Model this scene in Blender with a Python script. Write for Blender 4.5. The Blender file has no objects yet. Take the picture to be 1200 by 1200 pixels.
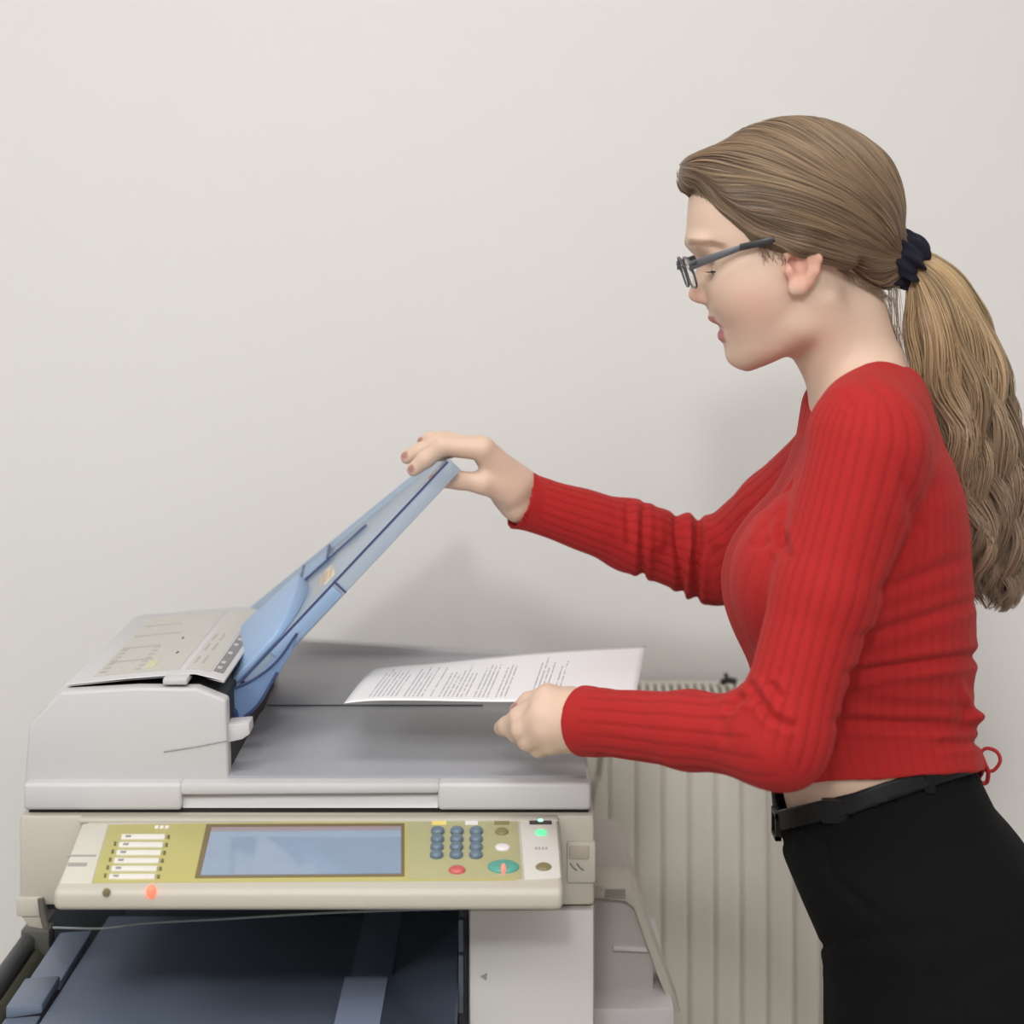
import bpy, bmesh, math, random
import numpy as np
from mathutils import Vector, Matrix
random.seed(4); rng = np.random.default_rng(7)
S = bpy.context.scene; C = S.collection
# ------------------------------------------------------------------ camera, world, lights, exposure
F = 2090.0; EYE = 1.52                       # focal length in pixels of a 1200 px frame, height of the lens
cam = bpy.data.cameras.new('camera'); camo = bpy.data.objects.new('camera', cam); C.objects.link(camo)
camo.location = (0, 0, EYE); camo.rotation_euler = (math.pi/2, 0, 0)
cam.sensor_width = 36; cam.lens = 36*F/1200; cam.shift_y = -0.25; cam.clip_start = .05
cam.dof.use_dof = True; cam.dof.focus_distance = 1.80; cam.dof.aperture_fstop = 4.0
S.camera = camo
S.view_settings.view_transform = 'Standard'; S.view_settings.look = 'None'
S.view_settings.gamma = 1; S.view_settings.use_curve_mapping = False
S.view_settings.exposure = -0.23
w = bpy.data.worlds.new('world'); S.world = w; w.use_nodes = True
w.node_tree.nodes['Background'].inputs[0].default_value = (1, .97, .94, 1)
w.node_tree.nodes['Background'].inputs[1].default_value = .3
def area(name, loc, aim, size, power, col=(1, .95, .9), sy=None):
    l = bpy.data.lights.new(name, 'AREA'); l.size = size; l.energy = power; l.color = col
    if sy: l.shape = 'RECTANGLE'; l.size_y = sy
    o = bpy.data.objects.new(name, l); C.objects.link(o); o.location = loc
    o.rotation_euler = (Vector(aim)-Vector(loc)).to_track_quat('-Z', 'Y').to_euler(); return o
area('ceiling_lamp_key', (-.25, -1.35, 2.86), (.0, 2.2, 1.2), .26, 27, (.975, .985, 1))
area('ceiling_lamp_room', (.1, -1.0, 2.93), (.1, -.6, 0), 1.8, 35, (.975, .985, 1), 1.0)
area('fill_light_left', (-1.6, -.3, 2.93), (-1.2, .2, 0), 1.2, 40, (.975, .985, 1), .8)  # added fill light, no fixture of the room, softens the shadows
area('fill_light_right', (1.6, -.5, 2.93), (1.3, 0, 0), 1.2, 12, (.975, .985, 1), .8)  # weaker added fill from the other side, also blurs shadow edges
area('ceiling_lamp_copier', (-.1, 1.2, 2.93), (-.1, 1.24, 0), 1.4, 17, (.975, .985, 1), .6)

# ------------------------------------------------------------------ helpers
def P(px, py, Y):                            # a point of the place, from where it shows and its distance
    return Vector(((px-600)*Y/F, Y, EYE-(py-300)*Y/F))
def A(px, py, Y): return np.array(P(px, py, Y), dtype=np.float32)
def lin(c):
    return tuple((x/255/12.92 if x/255 <= .04045 else ((x/255+.055)/1.055)**2.4) for x in c)
def mat(name, rgb, rough=.5, metal=0., bump=0., bscale=300., emis=None, estr=0., trans=0., alpha=1., var=0., vscale=20., coat=0., sss=0.):
    m = bpy.data.materials.new(name); m.use_nodes = True; nt = m.node_tree; b = nt.nodes['Principled BSDF']
    c = (*lin(rgb), 1)
    b.inputs['Base Color'].default_value = c; b.inputs['Roughness'].default_value = rough; b.inputs['Metallic'].default_value = metal
    b.inputs['Transmission Weight'].default_value = trans; b.inputs['Alpha'].default_value = alpha; b.inputs['Coat Weight'].default_value = coat
    if sss: b.inputs['Subsurface Weight'].default_value = sss; b.inputs['Subsurface Radius'].default_value = (.01, .004, .002); b.inputs['Subsurface Scale'].default_value = .6
    if emis: b.inputs['Emission Color'].default_value = (*lin(emis), 1); b.inputs['Emission Strength'].default_value = estr
    if bump or var:
        tc = nt.nodes.new('ShaderNodeTexCoord'); n = nt.nodes.new('ShaderNodeTexNoise'); nt.links.new(tc.outputs['Object'], n.inputs['Vector'])
        n.inputs['Scale'].default_value = bscale if bump else vscale; n.inputs['Detail'].default_value = 3
        if bump:
            bp = nt.nodes.new('ShaderNodeBump'); bp.inputs['Strength'].default_value = bump; bp.inputs['Distance'].default_value = .001
            nt.links.new(n.outputs['Fac'], bp.inputs['Height']); nt.links.new(bp.outputs['Normal'], b.inputs['Normal'])
        if var:
            n2 = nt.nodes.new('ShaderNodeTexNoise'); nt.links.new(tc.outputs['Object'], n2.inputs['Vector']); n2.inputs['Scale'].default_value = vscale; n2.inputs['Detail'].default_value = 4
            mx = nt.nodes.new('ShaderNodeMix'); mx.data_type = 'RGBA'
            mx.inputs['A'].default_value = tuple(x*(1-var) for x in c[:3])+(1,); mx.inputs['B'].default_value = tuple(min(1, x*(1+var)) for x in c[:3])+(1,)
            nt.links.new(n2.outputs['Fac'], mx.inputs['Factor']); nt.links.new(mx.outputs['Result'], b.inputs['Base Color'])
    return m
def colmat(name, rough, sss=0., bump=0., bscale=400., spec=.5):
    m = mat(name, (200, 200, 200), rough, bump=bump, bscale=bscale, sss=sss); nt = m.node_tree
    a = nt.nodes.new('ShaderNodeAttribute'); a.attribute_name = 'Col'; nt.links.new(a.outputs['Color'], nt.nodes['Principled BSDF'].inputs['Base Color'])
    nt.nodes['Principled BSDF'].inputs['Specular IOR Level'].default_value = spec
    return m
def link(name, me, m=None, parent=None):
    o = bpy.data.objects.new(name, me); C.objects.link(o)
    if m: me.materials.append(m)
    if parent:
        o.parent = parent; o.matrix_parent_inverse = Matrix.Translation(-Vector(parent_loc(parent)))
    return o
def parent_loc(p):
    l = Vector(p.location)
    if p.parent: l = l    # empties sit at their base, meshes at the origin of the place
    return l
def bmobj(name, bm, m, parent=None, smooth=False, auto=None):
    bmesh.ops.recalc_face_normals(bm, faces=bm.faces)
    me = bpy.data.meshes.new(name); bm.to_mesh(me); bm.free()
    if smooth or auto is not None:
        for p in me.polygons: p.use_smooth = True
        if auto is not None: me.set_sharp_from_angle(angle=math.radians(auto))
    return link(name, me, m, parent)
def tag(o, label, cat, group=None):
    o['label'] = label; o['category'] = cat
    if group: o['group'] = group
    return o
def thing(name, loc, label, cat, group=None):
    o = bpy.data.objects.new(name, None); C.objects.link(o); o.location = loc; o.empty_display_size = .05
    return tag(o, label, cat, group)
def struct(o): o['kind'] = 'structure'; return o
def bevel(bm, w, seg=2, ang=35):
    if w <= 0: return
    bmesh.ops.recalc_face_normals(bm, faces=bm.faces)
    es = [e for e in bm.edges if len(e.link_faces) == 2 and e.calc_face_angle(0) > math.radians(ang)]
    bmesh.ops.bevel(bm, geom=es, offset=w, segments=seg, profile=.5, affect='EDGES', clamp_overlap=True)
def add_hex(bm, pts):                       # eight corners: bottom four, top four
    v = [bm.verts.new(p) for p in pts]
    for f in ((3,2,1,0),(4,5,6,7),(0,1,5,4),(1,2,6,5),(2,3,7,6),(3,0,4,7)): bm.faces.new([v[i] for i in f])
def add_box(bm, x0, x1, y0, y1, z0, z1):
    add_hex(bm, [(x0,y0,z0),(x1,y0,z0),(x1,y1,z0),(x0,y1,z0),(x0,y0,z1),(x1,y0,z1),(x1,y1,z1),(x0,y1,z1)])
def box(name, x0, x1, y0, y1, z0, z1, m, parent=None, bev=.003, seg=2):
    bm = bmesh.new(); add_box(bm, x0, x1, y0, y1, z0, z1); bevel(bm, bev, seg)
    return bmobj(name, bm, m, parent, auto=40)
def prism(name, poly, y0, y1, m, parent=None, bev=.003, seg=2, y1poly=None):   # polygon of (x,z), swept along y
    bm = bmesh.new(); a = [bm.verts.new((x, y0, z)) for x, z in poly]; b = [bm.verts.new((x, y1, z)) for x, z in (y1poly or poly)]
    n = len(poly); bm.faces.new(a); bm.faces.new(b[::-1])
    for i in range(n): bm.faces.new((a[i], b[i], b[(i+1) % n], a[(i+1) % n]))
    bevel(bm, bev, seg); return bmobj(name, bm, m, parent, auto=40)
def plate(name, quad, nrm, th, m, parent=None, bev=0.):                       # a flat piece of any outline, th thick along nrm
    bm = bmesh.new(); n = Vector(nrm).normalized()*th
    a = [bm.verts.new(p) for p in quad]; b = [bm.verts.new(Vector(p)+n) for p in quad]; k = len(quad)
    bm.faces.new(a[::-1]); bm.faces.new(b)
    for i in range(k): bm.faces.new((a[i], a[(i+1) % k], b[(i+1) % k], b[i]))
    bevel(bm, bev); return bmobj(name, bm, m, parent, auto=40)
def catmull(pts, n):
    pts = np.array(pts, float); ext = np.vstack([2*pts[0]-pts[1], pts, 2*pts[-1]-pts[-2]]); out = []
    for i in range(len(pts)-1):
        p0, p1, p2, p3 = ext[i:i+4]
        for t in np.linspace(0, 1, n, endpoint=False):
            out.append(.5*((2*p1)+(p2-p0)*t+(2*p0-5*p1+4*p2-p3)*t*t+(3*p1-p0-3*p2+p3)*t**3))
    out.append(pts[-1]); return np.array(out)
def tubes(paths, radii, sides=3, cols=None, flat=1.0):
    """paths (N,M,3), radii (N,M): one mesh of N tubes. flat < 1 makes them oval."""
    paths = np.asarray(paths, np.float64); N, M, _ = paths.shape
    T = np.gradient(paths, axis=1); T /= np.linalg.norm(T, axis=2, keepdims=True)+1e-12
    ref = np.zeros_like(T); ref[..., 1] = 1; al = np.abs(T[..., 1]) > .9; ref[al] = (1, 0, 0)
    U = np.cross(T, ref); U /= np.linalg.norm(U, axis=2, keepdims=True)+1e-12; V = np.cross(T, U)
    ang = np.arange(sides)*2*np.pi/sides
    co = paths[:, :, None, :]+radii[:, :, None, None]*(np.cos(ang)[None, None, :, None]*U[:, :, None, :]+flat*np.sin(ang)[None, None, :, None]*V[:, :, None, :])
    idx = np.arange(N*M*sides).reshape(N, M, sides); nx = np.roll(idx, -1, axis=2)
    q = np.stack([idx[:, :-1], nx[:, :-1], nx[:, 1:], idx[:, 1:]], -1).reshape(-1, 4)
    me = bpy.data.meshes.new('tubes'); faces = q
    build(me, co.reshape(-1, 3), q, None if cols is None else np.repeat(cols.reshape(N*M, 3) if cols.ndim == 3 else np.repeat(cols[:, None, :], M, 1).reshape(N*M, 3), sides, axis=0))
    return me
def build(me, co, q, cols=None):
    me.vertices.add(len(co)); me.vertices.foreach_set('co', np.ascontiguousarray(co, np.float32).ravel())
    me.loops.add(q.size); me.loops.foreach_set('vertex_index', np.ascontiguousarray(q, np.int32).ravel())
    k = q.shape[1]; me.polygons.add(len(q)); me.polygons.foreach_set('loop_start', np.arange(len(q), dtype=np.int32)*k)
    me.polygons.foreach_set('use_smooth', np.ones(len(q), bool))
    if cols is not None:
        a = me.color_attributes.new('Col', 'FLOAT_COLOR', 'POINT'); c = np.ones((len(co), 4), np.float32); c[:, :3] = cols; a.data.foreach_set('color', c.ravel())
    me.update(calc_edges=True); me.validate()
def tube(name, pts, r, m, parent=None, sides=10, n=8, curve=True, flat=1.0):
    p = catmull(pts, n) if curve and len(pts) > 2 else np.array(pts, float)
    me = tubes(p[None], np.full((1, len(p)), r), sides, flat=flat)
    bm = bmesh.new(); bm.from_mesh(me); bmesh.ops.holes_fill(bm, edges=[e for e in bm.edges if e.is_boundary]); bpy.data.meshes.remove(me)
    return bmobj(name, bm, m, parent, auto=60)
def on_plane(px, py, p0, n):                 # where the line of sight through a pixel meets a plane
    d = Vector(((px-600)/F, 1, -(py-300)/F)); o = Vector((0, 0, EYE)); n = Vector(n)
    return o+d*((Vector(p0)-o).dot(n)/d.dot(n))

# ------------------------------------------------------------------ distance-field modelling (organic shapes become one closed mesh)
def cap(p, a, b, ra, rb):
    ba = b-a; h = np.clip(((p-a)@ba)/max(float(ba@ba), 1e-12), 0, 1)
    return np.linalg.norm(p-a-h[:, None]*ba, axis=1)-(ra+(rb-ra)*h)
def ell(p, c, r, R=None):
    q = p-c
    if R is not None: q = q@R
    r = np.asarray(r, np.float32); k0 = np.linalg.norm(q/r, axis=1); k1 = np.linalg.norm(q/(r*r), axis=1)+1e-9
    return k0*(k0-1)/k1
def smin(a, b, k):
    h = np.maximum(k-np.abs(a-b), 0)/k; return np.minimum(a, b)-h*h*k*.25
def smax(a, b, k): return -smin(-a, -b, k)
def within(p, lo, hi, fn, far=.06):
    out = np.full(len(p), far, np.float32); m = np.all((p > lo) & (p < hi), axis=1)
    if m.any(): out[m] = fn(p[m])
    return out
def sm(x, a, b):
    t = np.clip((x-a)/(b-a), 0, 1); return t*t*(3-2*t)
def table(ys, xs, width=6):                   # smoothed lookup
    g = np.arange(min(ys)-60, max(ys)+60, 1.0); v = np.interp(g, ys, xs); k = np.hanning(2*width+3)[1:-1]; k /= k.sum()
    v2 = np.convolve(np.pad(v, width, mode='edge'), k, mode='valid'); return lambda t: np.interp(t, g, v2).astype(np.float32)
def mesh_sdf(f, lo, hi, h, slack=1.5):
    """naive surface nets over the blocks that the surface passes through"""
    B = 8; lo = np.array(lo, np.float32); nb = np.ceil((np.array(hi)-lo)/(B*h)).astype(int)
    bi = np.stack(np.meshgrid(*[np.arange(n) for n in nb], indexing='ij'), -1).reshape(-1, 3)
    d = f((lo+(bi+.5)*B*h).astype(np.float32)); bi = bi[np.abs(d) < B*h*.87*slack]
    g = np.stack(np.meshgrid(*[np.arange(B+1)]*3, indexing='ij'), -1).reshape(-1, 3)
    big = (nb+2)*B
    key = lambda c: ((c[..., 0].astype(np.int64)*big[1])+c[..., 1])*big[2]+c[..., 2]
    D = np.empty((len(bi), (B+1)**3), np.float32)
    for i in range(0, len(bi), 400):
        b = bi[i:i+400]; pts = (lo+(b[:, None, :]*B+g[None])*h).reshape(-1, 3).astype(np.float32); D[i:i+400] = f(pts).reshape(len(b), -1)
    D = D.reshape(-1, B+1, B+1, B+1)
    # cell vertices
    acc = np.zeros((len(bi), B, B, B, 3), np.float32); cnt = np.zeros((len(bi), B, B, B), np.float32)
    sl = lambda o: slice(o, o+B)
    for ax in range(3):
        for u in (0, 1):
            for v in (0, 1):
                o0 = [0, 0, 0]; oth = [i for i in range(3) if i != ax]; o0[oth[0]] = u; o0[oth[1]] = v; o1 = list(o0); o1[ax] = 1
                a = D[:, sl(o0[0]), sl(o0[1]), sl(o0[2])]; b = D[:, sl(o1[0]), sl(o1[1]), sl(o1[2])]; m = (a < 0) != (b < 0)
                t = np.where(m, a/np.where(m, a-b, 1), 0); cnt += m
                for k in range(3): acc[..., k] += m*(t if k == ax else o0[k])
    has = cnt > 0; ib, ix, iy, iz = np.nonzero(has); cell = bi[ib]*B+np.stack([ix, iy, iz], -1)
    co = lo+(cell+acc[has]/cnt[has][:, None])*h; K = key(cell+1); order = np.argsort(K); Ks = K[order]
    faces = []
    for ax in range(3):
        o1 = [0, 0, 0]; o1[ax] = 1
        a = D[:, :B, :B, :B]; b = D[:, sl(o1[0]), sl(o1[1]), sl(o1[2])]; m = (a < 0) != (b < 0)
        ib, ix, iy, iz = np.nonzero(m); base = bi[ib]*B+np.stack([ix, iy, iz], -1)+1; sgn = a[m] < 0
        e1 = np.zeros(3, int); e2 = np.zeros(3, int); e1[(ax+1) % 3] = 1; e2[(ax+2) % 3] = 1
        q = []; ok = np.ones(len(base), bool)
        for off in (0*e1, -e1, -e1-e2, -e2):
            kk = key(base+off); j = np.searchsorted(Ks, kk); j = np.minimum(j, len(Ks)-1); ok &= Ks[j] == kk; q.append(order[j])
        q = np.stack(q, -1); q[~sgn] = q[~sgn][:, ::-1]; faces.append(q[ok])
    return co.astype(np.float32), np.vstack(faces)
def grad(f, p, e=.0015):
    g = np.stack([f(p+np.eye(3, dtype=np.float32)[i]*e)-f(p-np.eye(3, dtype=np.float32)[i]*e) for i in range(3)], -1)
    return g/(np.linalg.norm(g, axis=1, keepdims=True)+1e-9)
def biggest(co, q):                           # keep only the largest connected piece
    n = len(co); lab = np.arange(n)
    for _ in range(400):
        r = lab[q]; mn = np.repeat(r.min(1), 4); old = lab.copy(); np.minimum.at(lab, r.ravel(), mn)
        while True:
            l2 = lab[lab]
            if (l2 == lab).all(): break
            lab = l2
        if (lab == old).all(): break
    u, c = np.unique(lab, return_counts=True); keep = lab == u[c.argmax()]
    ren = np.cumsum(keep)-1; return co[keep], ren[q[keep[q[:, 0]]]]
def sdf_obj(name, co, q, m, parent, cols=None):
    me = bpy.data.meshes.new(name); build(me, co, q, cols); return link(name, me, m, parent)
# ------------------------------------------------------------------ the room
M_wall = mat('painted_wall', (229, 226, 222), .9, bump=.05, bscale=180, var=.012, vscale=3)
M_floor = mat('floor_vinyl', (160, 157, 154), .6, var=.08, vscale=8)
M_ceil = mat('ceiling_paint', (235, 232, 228), .9)
WY = 2.56
struct(box('wall_back', -2.6, 2.6, WY, WY+.1, 0, 3, M_wall, bev=0)); struct(box('wall_front', -2.6, 2.6, -2.6, -2.5, 0, 3, M_wall, bev=0))
struct(box('wall_left', -2.7, -2.6, -2.6, WY+.1, 0, 3, M_wall, bev=0)); struct(box('wall_right', 2.6, 2.7, -2.6, WY+.1, 0, 3, M_wall, bev=0))
struct(box('floor', -2.7, 2.7, -2.6, WY+.1, -.1, 0, M_floor, bev=0)); struct(box('ceiling', -2.7, 2.7, -2.6, WY+.1, 3, 3.1, M_ceil, bev=0))
struct(box('baseboard_back', -2.6, 2.6, WY-.015, WY, 0, .09, mat('baseboard_paint', (225, 222, 216), .5), bev=.003))
# ------------------------------------------------------------------ radiator
M_rad = mat('radiator_enamel', (224, 218, 205), .35, coat=.2)
M_radd = mat('radiator_dark_tan', (150, 140, 120), .6)  # darker tan for the convector and wall brackets
rx0, rx1, ry0, ry1, rz0, rz1 = .085, .60, 2.44, 2.535, .14, .912
rad = thing('radiator', ((rx0+rx1)/2, 2.49, 0), 'cream panel radiator with vertical ribs on the wall behind the copier', 'radiator')
box('back_panel', rx0, rx1, ry1-.014, ry1, rz0, rz1-.006, M_rad, rad, .003); box('front_panel', rx0, rx1, ry0+.006, ry0+.018, rz0, rz1-.006, M_rad, rad, .003)
pitch = .0362; n = int((rx1-rx0-.02)/pitch); ridge = None
for i in range(n):
    x = rx0+.012+(i+.5)*pitch
    if ridge is None:
        hw = pitch*.485; prof = [(-hw, .0055), (-hw*.80, .0), (hw*.80, .0), (hw, .0055)]
        bm = bmesh.new(); a = []; zs = (rz0+.03, rz0+.05, rz1-.065, rz1-.045)
        for k, z in enumerate(zs):
            f = 0 if k in (0, 3) else 1
            a.append([bm.verts.new((px_, ry0+(.007 if not f else py_), z)) for px_, py_ in prof])
        for k in range(3):
            for j in range(3): bm.faces.new((a[k][j], a[k][j+1], a[k+1][j+1], a[k+1][j]))
        bevel(bm, .0025, 2, 15); ridge = bmobj('rib', bm, M_rad, rad, smooth=True); ridge.location.x = x
    else:
        o = ridge.copy(); C.objects.link(o); o.location.x = x
box('side_cover', rx0-.004, rx0, ry0+.004, ry1, rz0, rz1, M_rad, rad, .001); box('side_cover', rx1, rx1+.004, ry0+.004, ry1, rz0, rz1, M_rad, rad, .001)
bm = bmesh.new()                                # top grille: two rails and slanted bars
add_box(bm, rx0, rx1, ry0, ry0+.016, rz1-.012, rz1+.004); add_box(bm, rx0, rx1, ry1-.012, ry1, rz1-.004, rz1+.004)
x = rx0+.004
while x < rx1-.012:
    add_hex(bm, [(x, ry0+.016, rz1-.002), (x+.0055, ry0+.016, rz1-.002), (x+.0095, ry1-.012, rz1-.002), (x+.004, ry1-.012, rz1-.002), (x, ry0+.016, rz1+.003), (x+.0055, ry0+.016, rz1+.003), (x+.0095, ry1-.012, rz1+.003), (x+.004, ry1-.012, rz1+.003)]); x += .0112
bmobj('top_grille', bm, M_rad, rad)
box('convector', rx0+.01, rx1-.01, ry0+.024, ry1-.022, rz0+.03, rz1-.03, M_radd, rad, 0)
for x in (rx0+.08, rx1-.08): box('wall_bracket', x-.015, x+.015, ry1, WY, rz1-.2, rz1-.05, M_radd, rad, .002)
for x in (rx0+.03, rx1-.03): tube('pipe', [(x, 2.49, 0), (x, 2.49, rz0+.01)], .008, M_rad, rad, 12)
M_dk = mat('dark_plastic', (40, 40, 42), .5)
clp = thing('plastic_clip', P(853, 800, 2.49), 'small dark plastic clip lying on the radiator grille', 'clip')
tube('clip_bar', [P(846, 800, 2.49), P(853, 797, 2.485), P(863, 799, 2.48)], .0045, M_dk, clp, 8); tube('clip_arm', [P(853, 798, 2.488), P(850, 789, 2.488)], .0028, M_dk, clp, 8)
for o in clp.children: pass
# ------------------------------------------------------------------ photocopier
s0 = 1.75/F
X = lambda px, Y=1.75: (px-600)*Y/F
Z = lambda py, Y=1.75: EYE-(py-300)*Y/F
M_cream = mat('cream_plastic', (190, 184, 170), .42, bump=.03, bscale=900, var=.015, vscale=12)
M_white = mat('warm_white_plastic', (196, 194, 193), .45, bump=.03, bscale=900)
M_grey = mat('grey_tray_plastic', (166, 166, 170), .38, bump=.03, bscale=700)
M_seam = mat('seam_black', (30, 29, 28), .7)
M_dark = mat('inner_black_plastic', (38, 41, 46), .55, var=.1, vscale=10)
M_navy = mat('tray_slate_plastic', (116, 127, 146), .4, bump=.02, bscale=500)
M_olive = mat('rail_grey_plastic', (92, 90, 82), .4)
cop = thing('photocopier', ((X(22)+X(697))/2, 2.03, 0), 'large cream office photocopier with raised blue document feeder tray', 'photocopier')
XL, XR, YF, YB = X(22), X(697), 1.75, 2.31
box('scanner_body', XL, XR, YF, YB, Z(1062), Z(955), M_cream, cop, .005)
box('lid_gasket', XL+.008, XR-.006, YF+.008, YB-.01, Z(957), Z(945), M_seam, cop, 0)
box('scanner_lip', X(95), X(654), YF-.012, YF+.004, Z(961), Z(955.5), M_cream, cop, .002)
# right column, door and lower cabinet
xc = X(549)
box('column', xc, XR, YF+.006, YB-.02, .62, Z(1062)-.0015, M_cream, cop, .003)
dr = box('front_door', xc+.001, XR-.001, YF-.004, YF+.008, .44, Z(1066)+.001, mat('door_plastic', (204, 201, 196), .42, bump=.03, bscale=900), cop, .003)
tri = [P(563, 1144, YF-.004), P(571, 1140, YF-.004), P(570, 1149, YF-.004)]; plate('door_mark', [tuple(p) for p in tri], (0, -1, 0), .0006, mat('print_grey', (150, 147, 144), .6), dr)
box('cabinet', XL, XR, YF+.01, YB-.02, .07, .62, M_cream, cop, .005)
for i, (z0, z1) in enumerate(((.10, .255), (.262, .425), (.432, .60))):
    dw = box('paper_drawer', XL+.004, (XR-.004) if i < 2 else xc-.003, YF-.004, YF+.02, z0, z1, M_cream, cop, .004); box('drawer_handle', (XL+XR)/2-.08, (XL+XR)/2+.08, YF-.007, YF-.001, z1-.04, z1-.018, M_seam, dw, .002)
box('plinth', XL+.02, XR-.02, YF+.04, YB-.05, .0, .07, M_dark, cop, .002)
# output recess
box('recess_back', -.548, xc, 2.10, YB-.02, .62, Z(1062), M_dark, cop, 0)
box('recess_ceiling', X(52), xc, YF+.012, 2.11, Z(1064)-.006, Z(1062), M_dark, cop, 0)
box('recess_panel', X(430, 2.1), xc-.001, 2.088, 2.1, .63, Z(1066), mat('recess_blue_black', (52, 60, 70), .5), cop, .001)
box('recess_panel', X(150, 2.1), X(428, 2.1), 2.090, 2.1, .63, Z(1066), mat('recess_blue_black', (50, 58, 66), .5), cop, .001)
box('recess_side', xc-.010, xc-.0005, YF+.012, 2.10, .62, Z(1066), M_dark, cop, .001)
for y0, y1 in ((1080, 1118), (1122, 1190)): box('guide_strip', X(537), X(543), YF+.004, YF+.03, Z(y1), Z(y0), mat('strip_slate', (84, 92, 102), .5), cop, .001)
tube('recess_trim', [P(62, 1087, 1.742), P(120, 1088, 1.742), P(170, 1082, 1.742), P(260, 1077, 1.742), P(400, 1069, 1.742), P(536, 1065, 1.742)], .0013, mat('trim_grey', (120, 124, 126), .4), cop, 8)
# left end cap with its slanted foot
box('end_cap', XL-.002, X(50), YF-.002, YF+.30, Z(1074), Z(1051), M_cream, cop, .002)
prism('end_foot', [(X(25), Z(1074)), (X(49), Z(1074)), (X(50), Z(1089)), (X(33), Z(1086))], YF, YF+.28, mat('foot_plastic', (176, 168, 154), .45), cop, .001)
tube('hinge_arm', [P(48, 1053, 1.742), P(50, 1070, 1.742), P(54, 1086, 1.742)], .0035, M_olive, cop, 8)
# output tray: sheet with a ramped left border and a hump
def surf(name, rows, m, parent, th=.004, smooth=True):
    bm = bmesh.new(); g = [[bm.verts.new(p) for p in r] for r in rows]
    for a, b in zip(g[:-1], g[1:]):
        for i in range(len(a)-1): bm.faces.new((a[i], a[i+1], b[i+1], b[i]))
    bmesh.ops.recalc_face_normals(bm, faces=bm.faces)
    up = sum((f.normal.z for f in bm.faces)); 
    if up < 0: bmesh.ops.reverse_faces(bm, faces=bm.faces)
    geo = bmesh.ops.solidify(bm, geom=bm.faces[:], thickness=th)
    return bmobj(name, bm, m, parent, auto=35)
tz = lambda x, y: .748+.012*math.exp(-((x+.27)/.10)**2-((y-1.70)/.10)**2)+.010*(1-min(1, max(0, (y-1.62)/.45)))
rows = [[(x, y, tz(x, y)) for x in np.linspace(-.471, -.150, 22)] for y in np.linspace(1.60, 2.085, 26)]
surf('output_tray', rows, M_navy, cop)
for k, (y0, y1) in enumerate(((1.56, 1.80), (1.803, 1.875), (1.878, 2.02))):
    zz = (.754, .764, .757)[k]; prism('tray_border', [(-.512, zz-.016), (-.475, zz-.010), (-.475, zz), (-.512, zz-.003)], y0, y1, M_navy, cop, .002)
stepz = lambda y: .752+.026*float(sm(np.array(y), 1.88, 1.835))
rows = [[(x, y, stepz(y)) for x in np.linspace(-.172, -.128, 4)] for y in np.linspace(1.60, 2.085, 40)]
surf('paper_stop', rows, mat('stop_blue_grey', (150, 162, 186), .4), cop)
rows = [[(x, y, stepz(y)-.001+.75*max(0, x+.128-.10*max(0, (1.83-y))/.2)) for x in np.linspace(-.1285, xc-.012, 14)] for y in np.linspace(1.60, 2.085, 30)]
surf('tray_ramp', rows, mat('ramp_slate', (70, 78, 92), .45), cop)
prism('side_rail', [(-.552, .738), (-.536, .734), (-.537, .752), (-.540, .756), (-.549, .760)], 1.50, 2.01, mat('rail_slate', (96, 98, 98), .4), cop, .001)
prism('side_rail', [(-.535, .728), (-.521, .722), (-.521, .732), (-.526, .739), (-.534, .744)], 1.50, 2.0, mat('rail_olive', (84, 82, 66), .4), cop, .002)
box('rail_end', -.553, -.520, 2.005, 2.03, .70, .762, M_olive, cop, .003)
box('rail_floor', -.556, XL+.01, 1.55, 2.10, .66, .712, M_dark, cop, .002)
# ---- control panel
pA, pB = P(62, 1040, 1.62), P(95, 962, 1.735); xl, xr = pA.x, P(660, 1040, 1.62).x
yf, zf, yb, zb = 1.62, pA.z, 1.735, pB.z; zl = Z(1068, 1.62)
panel = bpy.data.objects.new('control_panel', None)
bm = bmesh.new(); pts = [(xl, yf, zl), (xr, yf, zl), (xr, 1.752, zl-.004), (xl, 1.752, zl-.004), (xl, yf, zf-.003), (xr, yf, zf-.003), (xr, yb+.015, zb), (xl, yb+.015, zb)]
add_hex(bm, pts); bevel(bm, .006, 4); panel = bmobj('control_panel', bm, M_cream, cop, auto=40)
pn = Vector((0, -(zb-zf+.003), (yb+.015-yf))).normalized(); pn = Vector((0, -(zb-zf+.003)/(yb+.015-yf), 1)).normalized(); p0 = Vector((0, yf, zf-.003))
def on(px, py, up=0.0): return on_plane(px, py, p0+pn*up, pn)+Vector((0, 0, 0))
def pad(name, pix, m, th=.0012, lift=0.0, bev=.0004, parent=None):
    return plate(name, [tuple(on(x, y, lift)-pn*.0004) for x, y in pix], pn, th+.0004, m, parent or panel, bev)
M_gold = mat('panel_yellow_print', (182, 175, 108), .4, coat=.1); M_olv = mat('panel_olive_print', (172, 168, 126), .4)
pad('face_plate', [(108, 1035), (128, 967), (490, 961), (599, 961), (606, 1030), (606, 1032)], M_gold, .0006)
pad('face_plate', [(478, 1031), (478, 962), (606, 961), (612, 1030)], M_olv, .0010)
pad('end_plate', [(70, 1036), (97, 966), (127, 966), (107, 1036)], mat('end_plate', (206, 202, 188), .4), .0006)
pad('end_plate', [(615, 1032), (609, 961), (652, 962), (657, 1030)], mat('end_plate', (208, 204, 196), .4), .0012)
bz = pad('display_bezel', [(228, 1030), (242, 967), (474, 966), (474, 1028)], mat('bezel_brown', (120, 104, 74), .5), .0014)
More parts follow.
